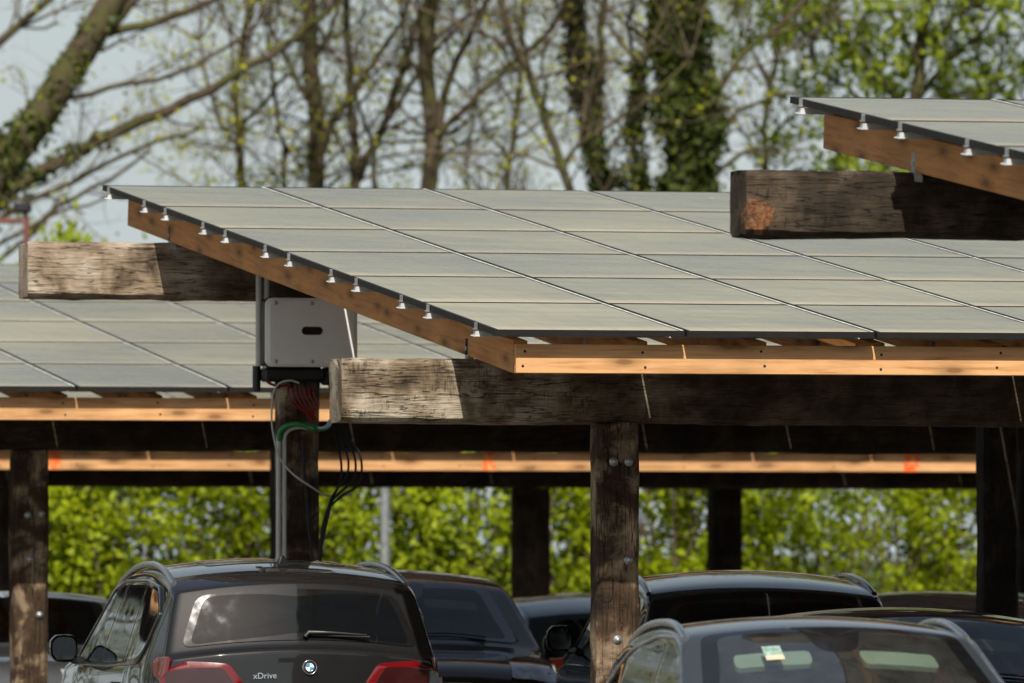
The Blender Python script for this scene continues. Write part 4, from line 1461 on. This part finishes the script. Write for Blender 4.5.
grow_tree('forked_tree', 'tree with several thin leaning stems between the two slim trunks', 113, [
    ([(352,706),(353,400),(355,190),(356,150),(350,100),(346,30),(340,-60)], 13, 7),
    ([(356,180),(366,158),(380,135),(392,100),(404,66),(424,0),(440,-60)], 10, 5),
    ([(374,195),(374,150),(362,118),(352,86)], 6, 3),
    ([(382,130),(410,85),(440,45),(470,10)], 5, 3)], 14, leaves=.7, density=1.3)
grow_tree('mossy_tree', 'mossy trunk forking into a wide spray of branches above the middle of the roof', 111, [
    ([(426,706),(427,400),(429,190),(432,140),(428,90),(426,40),(432,-10),(436,-80)], 21, 15),
    ([(434,148),(448,125),(470,103),(491,82),(514,62),(545,34),(570,0)], 8, 4),
    ([(436,130),(446,95),(458,58),(478,18),(500,-40)], 9, 5),
    ([(428,85),(412,62),(404,40),(400,0)], 5, 3)], 15, leaves=.5, density=1.25)
grow_tree('dark_leaning_tree', 'dark stem leaning left across the sky in the middle', 109, [
    ([(600,706),(590,400),(572,200),(560,165),(548,128),(536,92),(524,66),(508,30),(498,-20)], 13, 7),
    ([(530,80),(560,72),(590,60),(640,66)], 4, 3), ([(560,166),(590,135),(640,105),(690,60)], 5, 3), ([(526,70),(512,64),(496,40),(480,30)], 4, 2)], 16, leaves=.4, density=1.2)
grow_tree('ivy_tree', 'narrow tree wrapped in dark ivy with a split top', 112, [
    ([(604,706),(602,400),(600,195),(594,145),(586,95),(577,45),(570,-10),(566,-80)], 18, 12),
    ([(592,120),(600,80),(603,30),(606,-30)], 10, 7), ([(598,160),(625,130),(650,100)], 5, 3)], 17, leaves=.4,
    ivy=[([(602,400),(600,195),(594,145),(586,95),(577,45),(570,-20)], 38, 420), ([(600,195),(612,175),(640,190)], 40, 160)], density=1.1)
grow_tree('ivy_tree', 'broad tree column smothered in dark green ivy right of the middle', 110, [
    ([(684,706),(682,400),(682,195),(678,120),(668,60),(660,0),(655,-80)], 22, 15),
    ([(700,200),(712,140),(700,90),(690,30),(684,-30)], 10, 7),
    ([(706,120),(728,72),(758,42),(800,8),(830,-30)], 7, 4), ([(708,150),(738,112),(768,98),(800,92)], 5, 3), ([(712,180),(745,150),(780,150)], 5, 3),
    ([(650,180),(630,130),(640,80),(628,20)], 6, 4)], 18, leaves=.5,
    ivy=[([(684,500),(682,195),(678,120),(668,60),(662,-20)], 72, 620), ([(702,230),(708,140),(698,60),(690,-20)], 50, 380), ([(640,195),(634,130),(640,60)], 26, 150)], density=1.1)
grow_tree('leafy_tree', 'leafy bright green tree behind the roof corner at the upper right', 114, [
    ([(912,706),(914,400),(916,140),(919,80),(926,20),(934,-60)], 17, 11),
    ([(917,120),(890,90),(860,60),(830,30),(800,0)], 7, 3), ([(918,100),(950,60),(985,30),(1010,-10)], 7, 3),
    ([(916,130),(880,120),(845,85),(815,70)], 5, 3), ([(920,70),(900,30),(880,-10)], 6, 4), ([(918,110),(960,95),(1000,80)], 5, 3), ([(916,180),(880,170),(850,190)], 4, 2)], 19,
    leaves=5.6, leaf='leaf_fresh', density=1.9, leafsize=.102)
grow_tree('leafy_tree', 'second leafy green tree cut off by the right edge of the picture', 117, [
    ([(1050,706),(1050,300),(1046,120),(1040,40),(1030,-60)], 15, 9),
    ([(1047,130),(1010,100),(980,60),(960,20)], 6, 3), ([(1044,90),(1070,40),(1090,0)], 6, 3), ([(1047,160),(1000,150),(960,140)], 5, 3)], 20,
    leaves=5.6, leaf='leaf_fresh', density=1.9, leafsize=.102)
grow_tree('slender_tree', 'slender bare tree with fine twigs between the ivy column and the leafy tree', 118, [
    ([(770,706),(768,300),(765,190),(768,130),(775,60),(790,-20)], 8, 5),
    ([(766,170),(742,130),(720,100)], 4, 2), ([(768,140),(800,110),(830,90)], 4, 2), ([(772,90),(750,50),(740,10)], 4, 2)], 21, leaves=1.0, density=1.6)
grow_tree('slender_tree', 'slender stems with pale twigs between the mossy trunk and the dark leaning stem', 121, [
    ([(505,706),(506,300),(508,190),(512,140),(520,90),(522,20),(526,-40)], 8, 5),
    ([(510,160),(486,130),(470,90)], 4, 2), ([(512,140),(545,120),(575,110)], 4, 2), ([(470,706),(468,300),(466,190),(470,140),(478,80)], 6, 3)], 22, leaves=1.1, density=1.6)
# low shrub at the left, behind the second roof
SH = hedge_mesh(300, 3.9, .6, .6)
for px, Y, s, lab in ((66, 108, 1.42, 'yellow-green shrub top showing just above the weathered beam end at the left'),):
    p = at(px, YH, Y); r = empty('wild_shrub', (p.x, p.y, 0)); r.scale = (1, 1, s)
    tag(r, lab, 'shrub'); link('stems', SH[0], r); link('foliage', SH[1], r)

# ------------------------------------------------------------------ poles
p = at(385, YH, 98.6)
pole = empty('lamp_pole', (p.x, p.y, 0)); tag(pole, 'plain grey metal pole in front of the hedge', 'pole')
mb = MB(); mb.tube([(0,0,0),(0,0,3.2)], .055, 14); mb.build('shaft', M['zinc'], pole)
mb = MB(); mb.bbox((-.12,-.12,0),(.12,.12,.03),.01); mb.build('base_plate', M['zinc'], pole)
mb = MB(); mb.lathe([(0,.035),(.05,.03),(.06,0)], 14, 0, Matrix.Translation((0,0,3.2))); mb.build('pole_cap', M['black_plastic'], pole)
Yp = 97.5
p = at(26, YH, Yp); zt = zpx(218, Yp)
g = empty('steel_frame', (p.x, p.y, 0)); tag(g, 'rust red steel post with a crossbar and a dark lamp, left behind the roof', 'lamp post')
mb = MB(); mb.bbox((-.035,-.035,0),(.035,.035,zt+.02),.008); mb.build('post', M['rust_red'], g)
mb = MB(); mb.bbox((-.75,-.03,zt-.06),(-.043,.03,zt),.008); mb.build('crossbar', M['rust_red'], g)
mb = MB(); mb.bbox((-.14,-.10,zt+.05),(.06,.06,zt+.17),.03); mb.tube([(0,0,zt+.02),(-.03,-.02,zt+.08)], .02, 6); mb.build('lamp_head', M['black_plastic'], g)

# ------------------------------------------------------------------ light, sky, camera
sun_vec = Vector((.023, -.889, 1.0)).normalized()
elev = math.asin(sun_vec.z)
W_ = bpy.data.worlds.new('World'); S.world = W_; W_.use_nodes = True
nt = W_.node_tree; nt.nodes.clear()
wo = nt.nodes.new('ShaderNodeOutputWorld'); bg = nt.nodes.new('ShaderNodeBackground'); sk = nt.nodes.new('ShaderNodeTexSky')
sk.sky_type = 'NISHITA'; sk.sun_disc = False
sk.sun_elevation = elev
sk.sun_rotation = math.atan2(sun_vec.x, sun_vec.y)
sk.air_density = 1.0; sk.dust_density = 3.0; sk.ozone_density = 1.0
bg.inputs['Strength'].default_value = .06
# thin high cloud: soft white patches mixed into the sky
tcw = nt.nodes.new('ShaderNodeTexCoord'); mpw = nt.nodes.new('ShaderNodeMapping'); mpw.inputs['Scale'].default_value = (1,1,3)
nzw = nt.nodes.new('ShaderNodeTexNoise'); nzw.inputs['Scale'].default_value = 3.2; nzw.inputs['Detail'].default_value = 6
rpw = nt.nodes.new('ShaderNodeValToRGB'); rpw.color_ramp.elements[0].position = .35; rpw.color_ramp.elements[1].position = .75
rpw.color_ramp.elements[0].color = (.6,.6,.6,1); rpw.color_ramp.elements[1].color = (.95,.95,.95,1)
mxw = nt.nodes.new('ShaderNodeMix'); mxw.data_type = 'RGBA'
mxw.inputs[7].default_value = (9.6, 10.8, 11.0, 1)
nt.links.new(tcw.outputs['Generated'], mpw.inputs[0]); nt.links.new(mpw.outputs[0], nzw.inputs['Vector'])
sxw = nt.nodes.new('ShaderNodeSeparateXYZ'); nt.links.new(tcw.outputs['Generated'], sxw.inputs[0])
rp2 = nt.nodes.new('ShaderNodeValToRGB'); nt.links.new(sxw.outputs['Z'], rp2.inputs[0])
rp2.color_ramp.elements[0].position = .12; rp2.color_ramp.elements[0].color = (1,1,1,1)
rp2.color_ramp.elements[1].position = .45; rp2.color_ramp.elements[1].color = (.12,.12,.12,1)
mlw = nt.nodes.new('ShaderNodeMath'); mlw.operation = 'MULTIPLY'
nt.links.new(nzw.outputs['Fac'], rpw.inputs[0]); nt.links.new(rpw.outputs[0], mlw.inputs[0]); nt.links.new(rp2.outputs[0], mlw.inputs[1]); nt.links.new(mlw.outputs[0], mxw.inputs[0])
nt.links.new(sk.outputs[0], mxw.inputs[6]); nt.links.new(mxw.outputs[2], bg.inputs[0]); nt.links.new(bg.outputs[0], wo.inputs[0])

sl = bpy.data.lights.new('sun', 'SUN'); sl.energy = 5.0; sl.angle = radians(.53); sl.color = (1.0, .94, .84)
so = bpy.data.objects.new('sun', sl); COL.objects.link(so); so.location = (0, -20, 40)
so.rotation_euler = sun_vec.to_track_quat('Z', 'Y').to_euler()

cd = bpy.data.cameras.new('camera'); co = bpy.data.objects.new('camera', cd); COL.objects.link(co)
cd.sensor_width = 36.0; cd.lens = 36.0*F/1024
co.location = (0, 0, HC)
pitch = math.atan((YH-341.5)/F)
co.rotation_euler = (pi/2+pitch, 0, 0)
cd.clip_start = .5; cd.clip_end = 9000
cd.dof.use_dof = True; cd.dof.focus_distance = 53.0; cd.dof.aperture_fstop = 4.6
S.camera = co
S.render.resolution_x = 1024; S.render.resolution_y = 683
vs_ = S.view_settings
vs_.view_transform = 'Standard'; vs_.look = 'None'; vs_.exposure = 0.3; vs_.gamma = 1.0; vs_.use_curve_mapping = False
S.cycles.max_bounces = 8; S.cycles.transparent_max_bounces = 16

# a wood beyond the hedge on both sides of the view, one mass
def wood(seed, x0, x1, y0, y1, n):
    rnd = random.Random(seed)
    mb = MB()
    for k in range(n):
        x, y = rnd.uniform(x0, x1), rnd.uniform(y0, y1)
        h = rnd.uniform(11, 17)
        p = Vector((x, y, 0)); pts = [p]
        for i in range(6):
            p = p+Vector((rnd.gauss(0,.35), rnd.gauss(0,.35), h/6)); pts.append(p)
        mb.tube(pts, [.22*(1-.85*i/6) for i in range(7)], 6, 0)
        for i in range(46):
            t = rnd.uniform(.2, 1); a = pts[min(5, int(t*6))].lerp(pts[min(6, int(t*6)+1)], t*6 % 1)
            d = Vector((rnd.gauss(0,1), rnd.gauss(0,1), .7)).normalized()*rnd.uniform(1.2, 3.2)
            e = a+d+Vector((0,0,.4))
            mb.tube([a, a+d*.5, e], [.05,.03,.01], 4, 0, cap=False)
            for q in range(4):
                c = a.lerp(e, rnd.random()); f = Vector((rnd.gauss(0,1), rnd.gauss(0,1), rnd.gauss(.4,.7)))
                mb.tube([c, c+f*.8], [.02,.006], 3, 0, cap=False)
                for _ in range(5): leafcard(mb, c+f*rnd.uniform(.3,1)+Vector((rnd.gauss(0,.2),rnd.gauss(0,.2),0)), .16, 1, rnd)
    o = mb.build('woodland', [M['bark'], M['leaf_spring']])
    tag(o, 'far wood of bare and budding trees beside the car park', 'woodland', kind='stuff')
wood(51, -62, -12, 96, 128, 60)
wood(52, 13, 50, 104, 128, 20)
